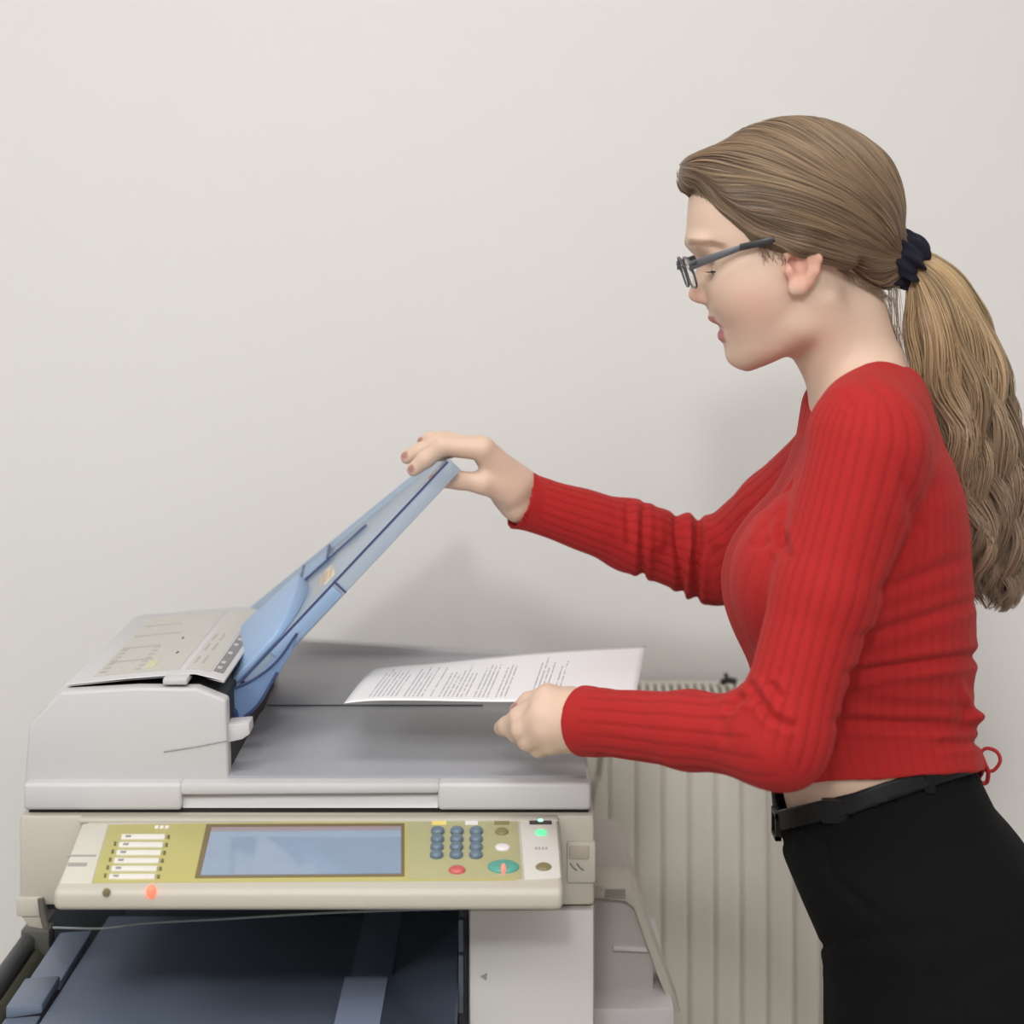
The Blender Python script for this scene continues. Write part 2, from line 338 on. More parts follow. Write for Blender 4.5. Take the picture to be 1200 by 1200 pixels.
M_scr = mat('lcd_screen', (132, 148, 168), .12, coat=.6, emis=(150, 168, 190), estr=.12, var=.06, vscale=60)
pad('display', [(235, 1026), (247, 975), (470, 973), (470, 1024)], M_scr, .0006, .0014, 0)
pad('screen_header', [(247, 975), (248.5, 970), (470, 969), (470, 973)], mat('lcd_header', (146, 132, 136), .2, emis=(146, 132, 136), estr=.15), .0007, .0014, 0)
M_strip = mat('strip_white', (226, 222, 214), .4); M_key = mat('key_slate', (96, 116, 130), .35, coat=.3); M_tick = mat('tick_olive', (110, 104, 66), .5)
for i in range(6):
    y = 979.5+i*9.3; l = 143-i*2.9; r = 194-i*2.35
    pad('quick_key', [(l-1.2, y+5.6), (l, y), (r, y), (r-1, y+5.6)], M_strip, .0022)
    pad('quick_lamp', [(r+1.5, y+4.5), (r+2, y), (r+5.3, y), (r+4.8, y+4.5)], M_tick, .0012)
    if i > 0: pad('quick_lamp', [(l-7, y+3), (l-6.4, y-1.5), (l-3.4, y-1.5), (l-4, y+3)], M_tick, .0012)
    pad('key_print', [(l+4, y+4.2), (l+4.6, y+1.6), (l+11, y+1.6), (l+10.4, y+4.2)], mat('print_grey', (150, 148, 144), .6), .0024, 0, 0)
for k in range(3): pad('label_print', [(181+k*6, 972), (182+k*6, 968.6), (186.4+k*6, 968.6), (185.4+k*6, 972)], M_strip, .0012, 0, 0)
def button(name, px, py, rx, ry_pix, m, h=.004, parent=None, dome=True):
    c = on(px, py); sc = c.y/F; a = rx*sc; yv = on(px, py-ry_pix)-c; b = yv.length
    bm = bmesh.new(); rings = [(1, -.0004), (1, h*.55), (.86, h*.9), (.45, h*1.08)] if dome else [(1, -.0004), (1, h*.8), (.9, h), (.5, h)]
    t = yv.normalized(); vs = [[bm.verts.new(c+Vector((1, 0, 0))*a*s_*math.cos(k*math.pi/10)+t*b*s_*math.sin(k*math.pi/10)+pn*z_) for k in range(20)] for s_, z_ in rings]
    for r0, r1 in zip(vs[:-1], vs[1:]):
        for k in range(20): bm.faces.new((r0[k], r0[(k+1) % 20], r1[(k+1) % 20], r1[k]))
    bm.faces.new(vs[-1]); bm.faces.new(vs[0][::-1]); return bmobj(name, bm, m, parent or panel, auto=50)
for j in range(4):
    for i in range(3): button('keypad_key', 513+i*22.6-j*.3+(i-1)*j*.15, 976.5+j*9.2, 8, 4.1, M_key, .0055)
button('red_button', 535.5, 1021.5, 10, 4.4, mat('button_red', (196, 92, 92), .35, coat=.3), .004)
button('start_button', 590, 1017.5, 18.5, 7.6, mat('button_teal', (84, 160, 144), .35, coat=.3), .004)
button('start_lamp', 590, 1022.5, 3, 3.2, mat('lamp_pink', (240, 130, 120), .4, emis=(255, 110, 95), estr=.9), .0075)
button('white_button', 589, 994.5, 9, 4, mat('button_white', (222, 218, 216), .35), .003)
M_khaki = mat('button_khaki', (128, 118, 78), .4)
button('small_button', 588, 976, 8, 4.2, M_khaki, .003); button('small_button', 637, 1017.5, 9.5, 4.6, M_khaki, .003)
pad('label_print', [(579, 967.5), (579.5, 963.4), (597, 963.4), (597, 967.5)], M_khaki, .0014, 0, 0)
pad('label_print', [(506, 968), (506.5, 963.5), (523, 963.5), (523, 968)], mat('label_yellow', (226, 206, 120), .5), .0014, 0, 0)
pad('label_print', [(545, 968), (545.3, 963), (560, 963), (560, 968)], mat('label_white', (220, 218, 216), .5), .0014, 0, 0)
pad('lamp_window', [(620.5, 967.5), (620, 961.8), (646, 961.8), (647, 967.5)], mat('window_black', (58, 48, 50), .25), .0018)
M_grn = mat('lamp_green', (120, 240, 170), .3, emis=(60, 255, 140), estr=2.2)
button('status_lamp', 633.5, 963.6, 3.4, 1.3, mat('lamp_green_bright', (160, 255, 200), .3, emis=(120, 255, 180), estr=2.2), .003)
button('power_lamp', 634, 977.5, 7, 3.6, mat('lamp_green', (110, 220, 155), .35, emis=(70, 245, 140), estr=.75), .003)
for k in range(4): pad('label_print', [(627+k*4, 997), (627.2+k*4, 994), (629.4+k*4, 994), (629.4+k*4, 997)], mat('print_lilac', (160, 150, 156), .6), .0014, 0, 0)
for (a, b, y0, y1) in ((80, 113, 1002.4, 1004.6), (80, 102, 1011.8, 1016)): pad('label_print', [(a-1, y1), (a, y0), (b+.4, y0), (b-.6, y1)], mat('print_grey', (160, 156, 150), .6), .0008, 0, 0)
# lamps on the front face of the panel
fy = yf-.0002
def face_lamp(name, px, py, rx, ry, m):
    c = P(px, py, fy); sc = fy/F; bm = bmesh.new(); vs = []
    for s_, d_ in ((1, .002), (1, -.001), (.6, -.003)): vs.append([bm.verts.new(c+Vector((math.cos(k*math.pi/8)*rx*sc*s_, d_, math.sin(k*math.pi/8)*ry*sc*s_))) for k in range(16)])
    for r0, r1 in zip(vs[:-1], vs[1:]):
        for k in range(16): bm.faces.new((r0[k], r0[(k+1) % 16], r1[(k+1) % 16], r1[k]))
    bm.faces.new(vs[-1]); bm.faces.new(vs[0][::-1]); return bmobj(name, bm, m, panel, auto=50)
face_lamp('alert_lamp', 177, 1045, 5.5, 8, mat('lamp_red_lit', (255, 110, 90), .3, emis=(255, 84, 58), estr=2.6))
face_lamp('data_lamp', 124.5, 1046, 4.5, 4.5, mat('lamp_off_khaki', (120, 112, 76), .35))
# side frame to the right of the panel, with a cut-out and two paper marks
box('side_frame', X(664), XR+.001, YF-.004, YF+.02, Z(1034), Z(985), M_cream, cop, .003)
box('side_pocket', X(667), X(690), YF-.0055, YF-.002, Z(1005), Z(990), mat('pocket_beige', (176, 166, 150), .5), cop, .001)
for x in (668, 676): tube('side_mark', [P(x, 1012, YF-.0045), P(x+4, 1017, YF-.0045), P(x+8, 1020, YF-.0045)], .0008, mat('print_grey', (130, 126, 118), .6), cop, 6)
# ---- lid
lid = bmesh.new(); LX0, LX1 = X(27), X(693)
add_box(lid, LX0, LX1, YF+.024, YB, Z(949), Z(918)); bevel(lid, .004, 3); lido = bmobj('platen_cover', lid, M_white, cop, auto=40)
box('cover_front', LX0, X(213), YF, YF+.03, Z(950), Z(918), M_white, cop, .004, 3); box('cover_front', X(513), LX1, YF, YF+.03, Z(950), Z(918), M_white, cop, .004, 3)
prism('cover_grip', [(X(211), Z(932)), (X(515), Z(930)), (X(515), Z(918)), (X(211), Z(918))], YF, YF+.03, M_white, cop, .003)
bm = bmesh.new(); add_hex(bm, [(X(213), YF+.006, Z(949)), (X(513), YF+.002, Z(947.5)), (X(513), YF+.026, Z(947.5)), (X(213), YF+.026, Z(949)), (X(213), YF+.014, Z(929)), (X(513), YF+.012, Z(929)), (X(513), YF+.026, Z(929)), (X(213), YF+.026, Z(929))]); bmobj('grip_recess', bm, M_white, cop)
box('lid_hinge_tab', LX0-.012, LX0+.004, YF+.10, YF+.16, Z(940), Z(921), M_white, cop, .002)
# grey receiving surface on the lid
AX = X(268, 1.765)
def tray_z(x, y):
    t = (y-1.765)/(2.285-1.765); z = 1.0055+.004*t-.004*math.exp(-((t-.52)/.05)**2)
    return z+.012*float(sm(np.array(x), .055, .074))*0
rows = [[(x, y, tray_z(x, y)) for x in np.linspace(AX-.05, X(688), 24)] for y in np.linspace(1.766, 2.29, 40)]
surf('receiving_tray', rows, M_grey, cop, .006)
bm = bmesh.new(); add_hex(bm, [(AX-.1, 2.285, 1.0), (X(688), 2.285, 1.0), (X(688), 2.305, 1.0), (AX-.1, 2.305, 1.0), (AX-.1, 2.285, 1.034), (X(688), 2.285, 1.006), (X(688), 2.305, 1.006), (AX-.1, 2.305, 1.034)]); bevel(bm, .003); bmobj('rear_rim', bm, mat('rim_grey', (186, 184, 184), .4), cop, auto=40)
tube('tray_seam', [(x, 2.045, tray_z(x, 2.045)+.0002) for x in np.linspace(AX, X(560), 12)], .0011, M_seam, cop, 6)
# ---- feeder
cy = 1.765; cheek = [(28, 925), (33, 852), (70, 811.5), (159, 806.5), (230, 807), (265, 821), (268, 916)]
fh = prism('feeder_housing', [(X(a, cy), Z(b, cy)) for a, b in cheek], cy, cy+.022, M_white, cop, .003, 3)
core = [(32, 923), (38, 852), (72, 817), (150, 812), (228, 809), (258, 826), (262, 915)]
prism('feeder_core', [(X(a, cy), Z(b, cy)) for a, b in core], cy+.02, 2.13, M_dark, cop, .002)
prism('feeder_housing', [(X(a, cy), Z(b, cy)) for a, b in cheek], 2.125, 2.15, M_white, cop, .003, 3)
prism('feeder_end', [(X(a, cy), Z(b, cy)) for a, b in ((28, 924), (33, 850), (42, 850), (42, 924))], cy+.02, 2.13, M_white, cop, .001)
cv = 1.785; top = [(41, 841), (77, 801), (150, 793.5), (215, 788.5), (230, 788), (264, 796.5)]
bot = [(263, 801.5), (229, 792.5), (214, 793), (150, 798), (82, 805), (46, 845)]
cov = prism('feeder_cover', [(X(a, cv), Z(b, cv)) for a, b in top+bot], cv, 2.12, M_white, cop, .002)
box('cover_latch', X(192, 1.775), X(221, 1.775), 1.768, 1.80, Z(801, 1.775), Z(793, 1.775), M_white, cop, .002)
tube('housing_crease', [P(192, 881, cy-.0002), P(230, 875, cy-.0002), P(266, 868, cy-.0002)], .0008, mat('crease_grey', (150, 147, 142), .6), fh, 6)
box('feeder_side', X(266, 1.79), X(270, 1.79), 1.79, 2.12, Z(915, 1.79), Z(870, 1.79), M_seam, cop, 0)
prism('paper_exit_tab', [(X(267, 1.78), Z(847, 1.78)), (X(293, 1.78), Z(845, 1.78)), (X(294, 1.78), Z(858, 1.78)), (X(285, 1.78), Z(864, 1.78)), (X(267, 1.78), Z(868, 1.78))], 1.772, 1.80, M_white, cop, .001)
txs = [X(a, cv) for a, b in top]; tzs = [Z(b, cv) for a, b in top]
def decal(name, corners, m, lift=.0004, n=10, parent=None):   # corners (px at the cover's front edge, depth 0..1): left0,right0 ; follows the cover
    (a0, d0), (a1, d1) = corners; rows = []
    for d in np.linspace(d0, d1, 3):
        y = cv+.335*d; rows.append([(x, y, float(np.interp(x, txs, tzs))+lift) for x in np.linspace(X(a0, cv), X(a1, cv), n)])
    return surf(name, rows, m, parent or cov, .0003)
M_lab = mat('label_sheet', (192, 188, 180), .6, var=.03, vscale=120); M_prn = mat('label_print_grey', (174, 170, 163), .7); M_dg = mat('label_strip_grey', (128, 126, 126), .6)
M_prn2 = mat('label_print_dark', (96, 94, 92), .7)
l1 = decal('guide_label', ((104, .05), (206, .92)), M_lab); l2 = decal('guide_label', ((214, .04), (244, .92)), M_lab)
decal('strip_label', ((246, .06), (258, .92)), M_dg)
for d in (.22, .42, .60, .76): decal('label_print', ((108, d), (150+random.random()*45, d+.018)), M_prn, .0007, 6, cov)
for d in np.arange(.09, .40, .05): decal('label_print', ((108, d), (116, d+.025)), M_prn, .0007, 2, cov); decal('label_print', ((150, d), (157, d+.02)), M_prn, .0007, 2, cov)
decal('label_print', ((160, .10), (172, .2)), mat('label_green', (196, 200, 160), .6), .0007, 3, cov); decal('label_print', ((185, .28), (187.5, .31)), M_prn2, .0007, 2, cov); decal('label_print', ((176, .50), (178.5, .53)), M_prn2, .0007, 2, cov)
for d in (.12, .30, .44): decal('label_print', ((218, d), (221, d+.1)), M_prn, .0007, 2, cov); decal('label_print', ((228, d), (231, d+.1)), M_prn, .0007, 2, cov)
for d in (.1, .17, .3, .42, .5): decal('label_print', ((248, d), (253, d+.03)), M_lab, .0007, 2, cov)
# ---- blue lifted original tray (flexed by the hand: its two long sides are not quite parallel)
NB, NT, FB, FT = A(268, 813, 1.86), A(527, 538, 1.90), A(291, 722, 2.20), A(519, 536, 2.20)
tn = np.cross(NT-NB, FB-NB); tn = tn/np.linalg.norm(tn); tn = tn if tn[2] > 0 else -tn
def tp(u, v, n=0.): return tuple((1-u)*(1-v)*NB+u*(1-v)*NT+(1-u)*v*FB+u*v*FT+tn*n)
M_blue = mat('translucent_blue', (184, 200, 216), .28, trans=.3, alpha=.74); M_blo = mat('opaque_light_blue', (146, 172, 204), .4); M_bld = mat('edge_dark_blue', (62, 72, 112), .4)
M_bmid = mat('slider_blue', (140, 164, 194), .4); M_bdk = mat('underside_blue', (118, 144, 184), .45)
def tsheet(name, u0, u1, v0, v1, n0, n1, m, parent, bev=.001, nu=8):
    bm = bmesh.new(); us = np.linspace(u0, u1, nu)
    ring = lambda u: [bm.verts.new(tp(u, v0, n0)), bm.verts.new(tp(u, v1, n0)), bm.verts.new(tp(u, v1, n1)), bm.verts.new(tp(u, v0, n1))]
    rs = [ring(u) for u in us]
    for a, b in zip(rs[:-1], rs[1:]):
        for k in range(4): bm.faces.new((a[k], a[(k+1) % 4], b[(k+1) % 4], b[k]))
    bm.faces.new(rs[0][::-1]); bm.faces.new(rs[-1]); bevel(bm, bev); return bmobj(name, bm, m, parent, auto=40)
ot = tsheet('original_tray', .0, 1., .01, 1., -.003, .0, M_blue, cop)
tsheet('near_edge', .06, 1., -.004, .012, -.017, .0, M_blue, ot); tsheet('far_edge', .0, 1., .985, 1.0, -.015, .006, M_blue, ot)
tsheet('edge_line', .05, .99, -.0055, -.001, -.0015, .0008, M_bld, ot, 0); tsheet('edge_line', .02, 1., .992, 1.002, .006, .0068, M_bmid, ot, 0)
tsheet('side_guide', .03, .62, .66, .72, .0, .004, M_blue, ot); tsheet('edge_line', .03, .62, .655, .661, .0025, .0045, M_bld, ot, 0)
tsheet('slider', .30, .43, .70, .98, .0, .005, M_bmid, ot); tsheet('slider', .18, .46, -.008, .03, -.016, -.002, M_bmid, ot)
tsheet('tip_edge', .985, 1.0, .0, 1., -.012, .001, M_blue, ot)
for u in (.30, .43): tsheet('edge_line', u, u+.006, .66, 1.0, .004, .0065, M_bld, ot, 0, 2)
tsheet('edge_line', .47, .476, -.009, .02, -.017, .001, M_bld, ot, 0, 2)
for k in range(4): tsheet('sticker_print', .375+k*.022, .388+k*.022, .20, .44, .0002, .0008, mat('sticker_orange', (206, 176, 140), .6), ot, 0, 2)
tsheet('sticker', .36, .47, .16, .50, .0, .0003, mat('sticker_cream', (216, 208, 196), .6), ot, 0, 3)
# opaque lower plate with a rounded upper end
bm = bmesh.new(); outl = []
for k in range(25):
    a = -math.pi/2+math.pi*k/24; outl.append((.20+.14*math.cos(a), .42+.40*math.sin(a)))
outl = [(-.03, .02)]+outl+[(-.03, .82)]
a_ = [bm.verts.new(tp(u, v, .0)) for u, v in outl]; b_ = [bm.verts.new(tp(u, v, .006+.012*(1-((v-.42)/.42)**2) if 0 < i < len(outl)-1 else .006)) for i, (u, v) in enumerate(outl)]
bm.faces.new(a_[::-1]); cN = bm.verts.new(tp(.10, .42, .024))
for i in range(len(outl)):
    j = (i+1) % len(outl); bm.faces.new((a_[i], a_[j], b_[j], b_[i])); bm.faces.new((b_[i], b_[j], cN))
bevel(bm, .002, 2, 50); bmobj('lower_plate', bm, M_blo, ot, auto=50)
# cheek under the hinge end
ck = [(262, 811), (300, 792), (330, 764), (352, 738), (344, 760), (322, 797), (303, 826), (286, 842), (274, 830)]
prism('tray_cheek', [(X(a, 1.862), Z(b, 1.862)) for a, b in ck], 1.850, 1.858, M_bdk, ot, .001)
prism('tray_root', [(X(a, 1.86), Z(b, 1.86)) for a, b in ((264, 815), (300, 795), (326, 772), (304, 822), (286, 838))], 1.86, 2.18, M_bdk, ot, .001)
tube('edge_line', [P(262, 811, 1.848), P(290, 800, 1.848), P(322, 777, 1.848), P(348, 742, 1.848)], .0012, M_bld, ot, 6); tube('edge_line', [P(286, 841, 1.849), P(304, 824, 1.849), P(325, 788, 1.849)], .0016, M_bld, ot, 6)
prism('hinge_block', [(X(a, 1.86), Z(b, 1.86)) for a, b in ((262, 812), (280, 830), (284, 846), (266, 846))], 1.84, 2.15, mat('hinge_navy', (44, 60, 98), .4), cop, .001)
# ---- bypass unit on the right flank
M_lil = mat('bypass_plastic', (192, 184, 178), .45); M_lil2 = mat('bypass_cream', (206, 200, 186), .45)
by = 1.98; bx = lambda a: X(a, by); bz_ = lambda a: Z(a, by)
prism('bypass_body', [(XR, bz_(1040)), (bx(738), bz_(1040)), (bx(752), bz_(1075)), (bx(766), bz_(1120)), (bx(766), bz_(1400)), (XR, bz_(1400))], by, 2.22, M_lil, cop, .002)
prism('bypass_arm', [(XR, bz_(1034)), (bx(738), bz_(1034)), (bx(748), bz_(1048)), (bx(764), bz_(1095)), (bx(783), bz_(1145)), (bx(797), bz_(1182)), (bx(788), bz_(1182)), (bx(772), bz_(1145)), (bx(754), bz_(1095)), (bx(742), bz_(1060)), (bx(732), bz_(1052)), (XR, bz_(1047))], by-.012, by+.05, M_lil2, cop, .002)
prism('bypass_shelf', [(XR, Z(1182, 1.93)), (X(791, 1.93), Z(1182, 1.93)), (X(791, 1.93), Z(1330, 1.93)), (XR, Z(1330, 1.93))], 1.93, 2.2, mat('bypass_white', (216, 212, 210), .4), cop, .004)
prism('bypass_ledge', [(X(718, by), bz_(1112)), (X(760, by), bz_(1114)), (X(757, by), bz_(1108)), (X(718, by), bz_(1106))], by-.006, by+.02, mat('bypass_white', (216, 212, 210), .4), cop, .001)
for k in range(5): box('vent_slat', bx(708), bx(732), by-.0145, by-.010, bz_(1047-k*2.6)-.0008, bz_(1047-k*2.6), M_lil, cop, 0)
# ---- cable behind the copier
tag(tube('power_cable', [P(700, 800, 2.37), P(708, 850, 2.37), P(704, 885, 2.37), P(701, 910, 2.37), P(694, 935, 2.36), P(680, 1100, 2.36), (P(680, 1100, 2.36).x, 2.36, .006), (-.3, 2.40, .006)], .0042, mat('cable_grey', (170, 165, 150), .5), None, 8), 'thin grey power cable hanging down behind the right edge of the copier', 'cable')
# ------------------------------------------------------------------ paper
def paper_mat():
    m = mat('printed_paper', (236, 234, 232), .7); nt = m.node_tree; N = nt.nodes.new; L = nt.links.new; b = nt.nodes['Principled BSDF']
    uv = N('ShaderNodeUVMap'); sp = N('ShaderNodeSeparateXYZ'); L(uv.outputs['UV'], sp.inputs['Vector'])
    def mth(op, a, b_=None, c=None):
        n = N('ShaderNodeMath'); n.operation = op
        for i, v in enumerate((a, b_)):
            if v is None: continue
            if isinstance(v, (int, float)): n.inputs[i].default_value = v
            else: L(v, n.inputs[i])
        return n.outputs[0]
    U, V = sp.outputs[0], sp.outputs[1]
    ru = mth('MULTIPLY', U, 66); row = mth('FLOOR', ru); duty = mth('LESS_THAN', mth('FRACT', ru), .30)
    wn = N('ShaderNodeTexWhiteNoise'); wn.noise_dimensions = '1D'; L(row, wn.inputs['W'])
    on_ = mth('GREATER_THAN', wn.outputs['Value'], .24); end = mth('ADD', mth('MULTIPLY', mth('POWER', wn.outputs['Value'], .5), .52), .38)
    wn2 = N('ShaderNodeTexWhiteNoise'); wn2.noise_dimensions = '2D'; cb = N('ShaderNodeCombineXYZ'); L(row, cb.inputs[0]); L(mth('FLOOR', mth('MULTIPLY', V, 70)), cb.inputs[1]); L(cb.outputs[0], wn2.inputs['Vector'])
    word = mth('GREATER_THAN', wn2.outputs['Value'], .16)
    k = mth('MULTIPLY', mth('MULTIPLY', duty, on_), mth('MULTIPLY', word, mth('MULTIPLY', mth('GREATER_THAN', V, .09), mth('LESS_THAN', V, end))))
    gap = mth('ADD', mth('LESS_THAN', U, .55), mth('MULTIPLY', mth('GREATER_THAN', U, .61), mth('LESS_THAN', U, .74)))
    k = mth('MULTIPLY', mth('MULTIPLY', k, mth('GREATER_THAN', U, .05)), gap)
    mx = N('ShaderNodeMix'); mx.data_type = 'RGBA'; mx.inputs['A'].default_value = (*lin((238, 236, 235)), 1); mx.inputs['B'].default_value = (*lin((172, 172, 178)), 1)
    L(k, mx.inputs['Factor']); L(mx.outputs['Result'], b.inputs['Base Color']); return m
M_pap = paper_mat()
def sheet(name, nl, fl, fr, nr, lift, m, label, cat, sag=.004):
    bm = bmesh.new(); uvl = bm.loops.layers.uv.new('UVMap'); nu, nv = 40, 16; g = []
    for i in range(nu+1):
        u = i/nu; r = []
        for j in range(nv+1):
            v = j/nv; p = (1-u)*((1-v)*nl+v*fl)+u*((1-v)*nr+v*fr)
            z = -.002*max(0, 1-u/.12)**2+sag*.6*math.sin(u*math.pi)*(v-.35)+.0015*math.sin(u*7+v*3)*(1-u)+lift
            r.append((bm.verts.new((p[0], p[1], p[2]+z)), u, v))
        g.append(r)
    for i in range(nu):
        for j in range(nv):
            c4 = (g[i][j], g[i+1][j], g[i+1][j+1], g[i][j+1]); f = bm.faces.new([c[0] for c in c4])
            for lp, c in zip(f.loops, c4): lp[uvl].uv = (c[1], c[2])
    me = bpy.data.meshes.new(name); bm.to_mesh(me); bm.free()
    for p in me.polygons: p.use_smooth = True
    o = link(name, me, m); so = o.modifiers.new('thickness', 'SOLIDIFY'); so.thickness = .0002; so.offset = 0
    return tag(o, label, cat)
sheet('paper_sheet', A(403, 822, 1.80), A(436, 782, 1.99), A(757, 757, 1.985), A(744, 820, 1.785), 0, M_pap, 'white printed sheet of paper held over the copier lid', 'paper')
# ------------------------------------------------------------------ the woman
V_ = lambda *a: np.array(a, np.float32)
PY = 1.75
def hp(p):                                                     # where a point of the near half shows; the far half mirrors it
    y = PY-np.abs(p[:, 1]-PY); return p[:, 0]*F/y+600, (EYE-p[:, 2])*F/y+300
def hv(p): return (p[:, 0]/s0+600, (EYE-p[:, 2])/s0+300)        # side-view coordinates in the body's middle plane
# ---- torso: outline rows (v, front u, back u, half width)
TR = [(415, 985, 1052, .050), (440, 972, 1056, .060), (470, 962, 1066, .085), (500, 948, 1088, .120), (530, 936, 1103, .150), (570, 920, 1116, .158), (610, 902, 1123, .155), (650, 888, 1128, .150),
      (690, 880, 1133, .144), (720, 879, 1134, .138), (750, 882, 1134, .132), (780, 886, 1134, .120), (815, 888, 1133, .116), (850, 894, 1140, .117), (880, 902, 1146, .120), (915, 909, 1148, .126), (945, 914, 1156, .132), (975, 924, 1176, .138), (1000, 934, 1190, .142), (1060, 962, 1205, .148)]
t_f, t_b, t_w = [table([r[0] for r in TR], [r[i] for r in TR], 10) for i in (1, 2, 3)]
def slab(p, tf, tb, tw, infl, n=2.3, y0=PY):
    u, v = hv(p); f = tf(v); b = tb(v); cx = (f+b)/2; a = (b-f)/2*s0+infl; wv = tw(v)+infl
    qx = np.abs((u-cx)*s0/a); qy = np.abs((p[:, 1]-y0)/wv); k = (qx**n+qy**n)**(1/n); return (k-1)*np.minimum(a, wv)*.9
SHn, ELn, WRn = A(1018, 528, 1.605), A(914, 866, 1.56), A(686, 845, 1.705)
SHf, ELf, WRf = A(992, 540, 1.895), A(838, 660, 2.03), A(612, 586, 1.965)
ap = lambda a, b, t: a+(b-a)*t
def arm_near(p, g):
    m = ap(SHn, ELn, .5); m2 = ap(ELn, WRn, .45)
    d = cap(p, SHn, m, .054+g, .0465+g); d = smin(d, cap(p, m, ELn, .0465+g, .039+g), .01)
    d = smin(d, cap(p, ELn, m2, .0375+g, .034+g), .03); return smin(d, cap(p, m2, WRn+(WRn-m2)*.10, .034+g, .0295+g), .012)
def arm_far(p, g):
    m = ap(SHf, ELf, .5); m2 = ap(ELf, WRf, .45)
    d = cap(p, SHf, m, .056+g, .048+g); d = smin(d, cap(p, m, ELf, .048+g, .043+g), .01)
    d = smin(d, cap(p, ELf, m2, .043+g, .0385+g), .02); return smin(d, cap(p, m2, WRf+(WRf-m2)*.12, .0385+g, .0275+g), .012)
def torso(p, g):
    u, v = hv(p)
    d = slab(p, t_f, t_b, t_w, g)
    d = smax(d, (418-v)*s0, .01)
    for Y in (1.672, 1.828): d = smin(d, ell(p, A(884, 680, Y)*V_(0, 1, 1)+V_(.262+(.012 if Y > PY else 0), 0, 0), (.052+g, .062+g, .058+g)), .065)
    for S_, Y in ((SHn, 1.62), (SHf, 1.88)): d = smin(d, cap(p, A(1016, 478, 1.75)+V_(0, (Y-PY)*.35, 0), A(1016, 508, Y), .050+g, .052+g), .03)
    return d
def core(p, g):
    lo, hi = p.min(0), p.max(0)
    t = within(p, A(1300, 1100, PY)*0+V_(.10, 1.4, .6), V_(.75, 2.1, 1.55), lambda q: torso(q, g))
    an = within(p, V_(.0, 1.40, .93), V_(.48, 1.80, 1.46), lambda q: arm_near(q, g))
    af = within(p, V_(-.08, 1.76, .98), V_(.48, 2.16, 1.45), lambda q: arm_far(q, g))
    return t, an, af
def core_join(p, g):
    t, an, af = core(p, g); return smin(smin(t, an, .026), af, .026)
# ---- head: rows (v, face front u without nose and lips, back u, half width) and the true profile
HR = [(205, 826, 1000, .050), (228, 812, 1000, .059), (250, 808, 990, .066), (280, 807, 985, .069), (300, 815, 980, .0695), (320, 822, 975, .0695), (345, 829, 968, .067), (362, 834, 960, .064), (380, 843, 950, .060), (395, 847, 940, .055), (408, 851, 928, .049), (418, 855, 914, .041), (426, 860, 896, .031), (431, 866, 884, .020), (435, 873, 876, .004)]
h_f, h_b, h_w = [table([r[0] for r in HR], [r[i] for r in HR], 5) for i in (1, 2, 3)]
PR = [(205, 826), (220, 813), (235, 809), (250, 807.5), (265, 805.8), (279, 804.8), (286, 808), (294, 814), (301, 818), (308, 818.5), (316, 816), (326, 812.5), (336, 809.3), (343, 806.6), (348, 807), (352, 809.5), (354.5, 815), (356.5, 825), (358.5, 831), (366, 832), (372, 829.8), (376, 831), (379, 837), (383, 846.5), (386.5, 846), (389, 842), (393, 840.8), (398, 842), (402, 847.5), (406, 851.8), (412, 852.8), (418, 853.8), (424, 856.5), (430, 863), (434, 872), (440, 878)]
b_v = table([r[0] for r in PR], [r[1] for r in PR], 1)
sg = table([200, 280, 300, 315, 335, 345, 353, 357, 362, 378, 384, 395, 404, 425, 440], [.045, .036, .0095, .0075, .0095, .0135, .0135, .012, .012, .022, .022, .020, .018, .020, .02], 2)
EYE_U, EYE_V, EYE_L = 845.5, 316.5, .0305
def head(p):
    u, v = hv(p); y = p[:, 1]-PY
    f = h_f(v); bump = f-b_v(v); fm = sm(u, 905, 872)
    uu = u+bump*np.exp(-np.abs(y/sg(v))**2.4)*fm
    b = h_b(v); cx = (f+b)/2; a = np.maximum((b-f)/2*s0, .002); wv = h_w(v)
    n = 2.25; k = ((np.abs(uu-cx)*s0/a)**n+(np.abs(y)/np.maximum(wv, .002))**n)**(1/n); d = (k-1)*np.minimum(a, np.maximum(wv, .002))*.85
    d = smax(smax(d, (203-v)*s0, .02), (v-433.5)*s0, .008)
    d = smin(d, ell(p, A(932, 248, PY), (110*s0, .073, 95*s0)), .022)
    ya = np.stack([p[:, 0], PY+np.abs(y), p[:, 2]], -1)                    # both sides at once
    sec = lambda uu_, vv_, l: V_((uu_-600)*s0, PY+l, EYE-(vv_-300)*s0)
    d = smin(d, ell(ya, sec(874, 338, .036), (.026, .018, .018)), .04)              # cheek
    d = smax(d, -ell(ya, sec(826, 315, .028), (.0125, .015, .0095)), .012)              # eye socket
    d = smin(d, np.linalg.norm(ya-sec(EYE_U, EYE_V, EYE_L), axis=1)-.0128, .004)       # lids over the ball
    d = smin(d, ell(ya, sec(823, 349, .0095), (.0095, .0062, .0062)), .005)              # nose wings
    d = smax(d, -ell(ya, sec(822, 355, .0062), (.0055, .0026, .004)), .002)              # nostrils
    d = smin(d, ell(ya, sec(818, 285, .022), (.009, .020, .0055)), .012)                # brow ridge
    d = smin(d, cap(ya, sec(872, 414, .010), sec(930, 380, .050), .009, .012), .02)      # jaw line
    return d
eo = lambda px, py: A(px, py, 1.669)
EARP = [(924, 299), (930, 288), (942, 284), (954, 290), (959, 303), (956, 318), (949, 330), (941, 339), (931, 342)]
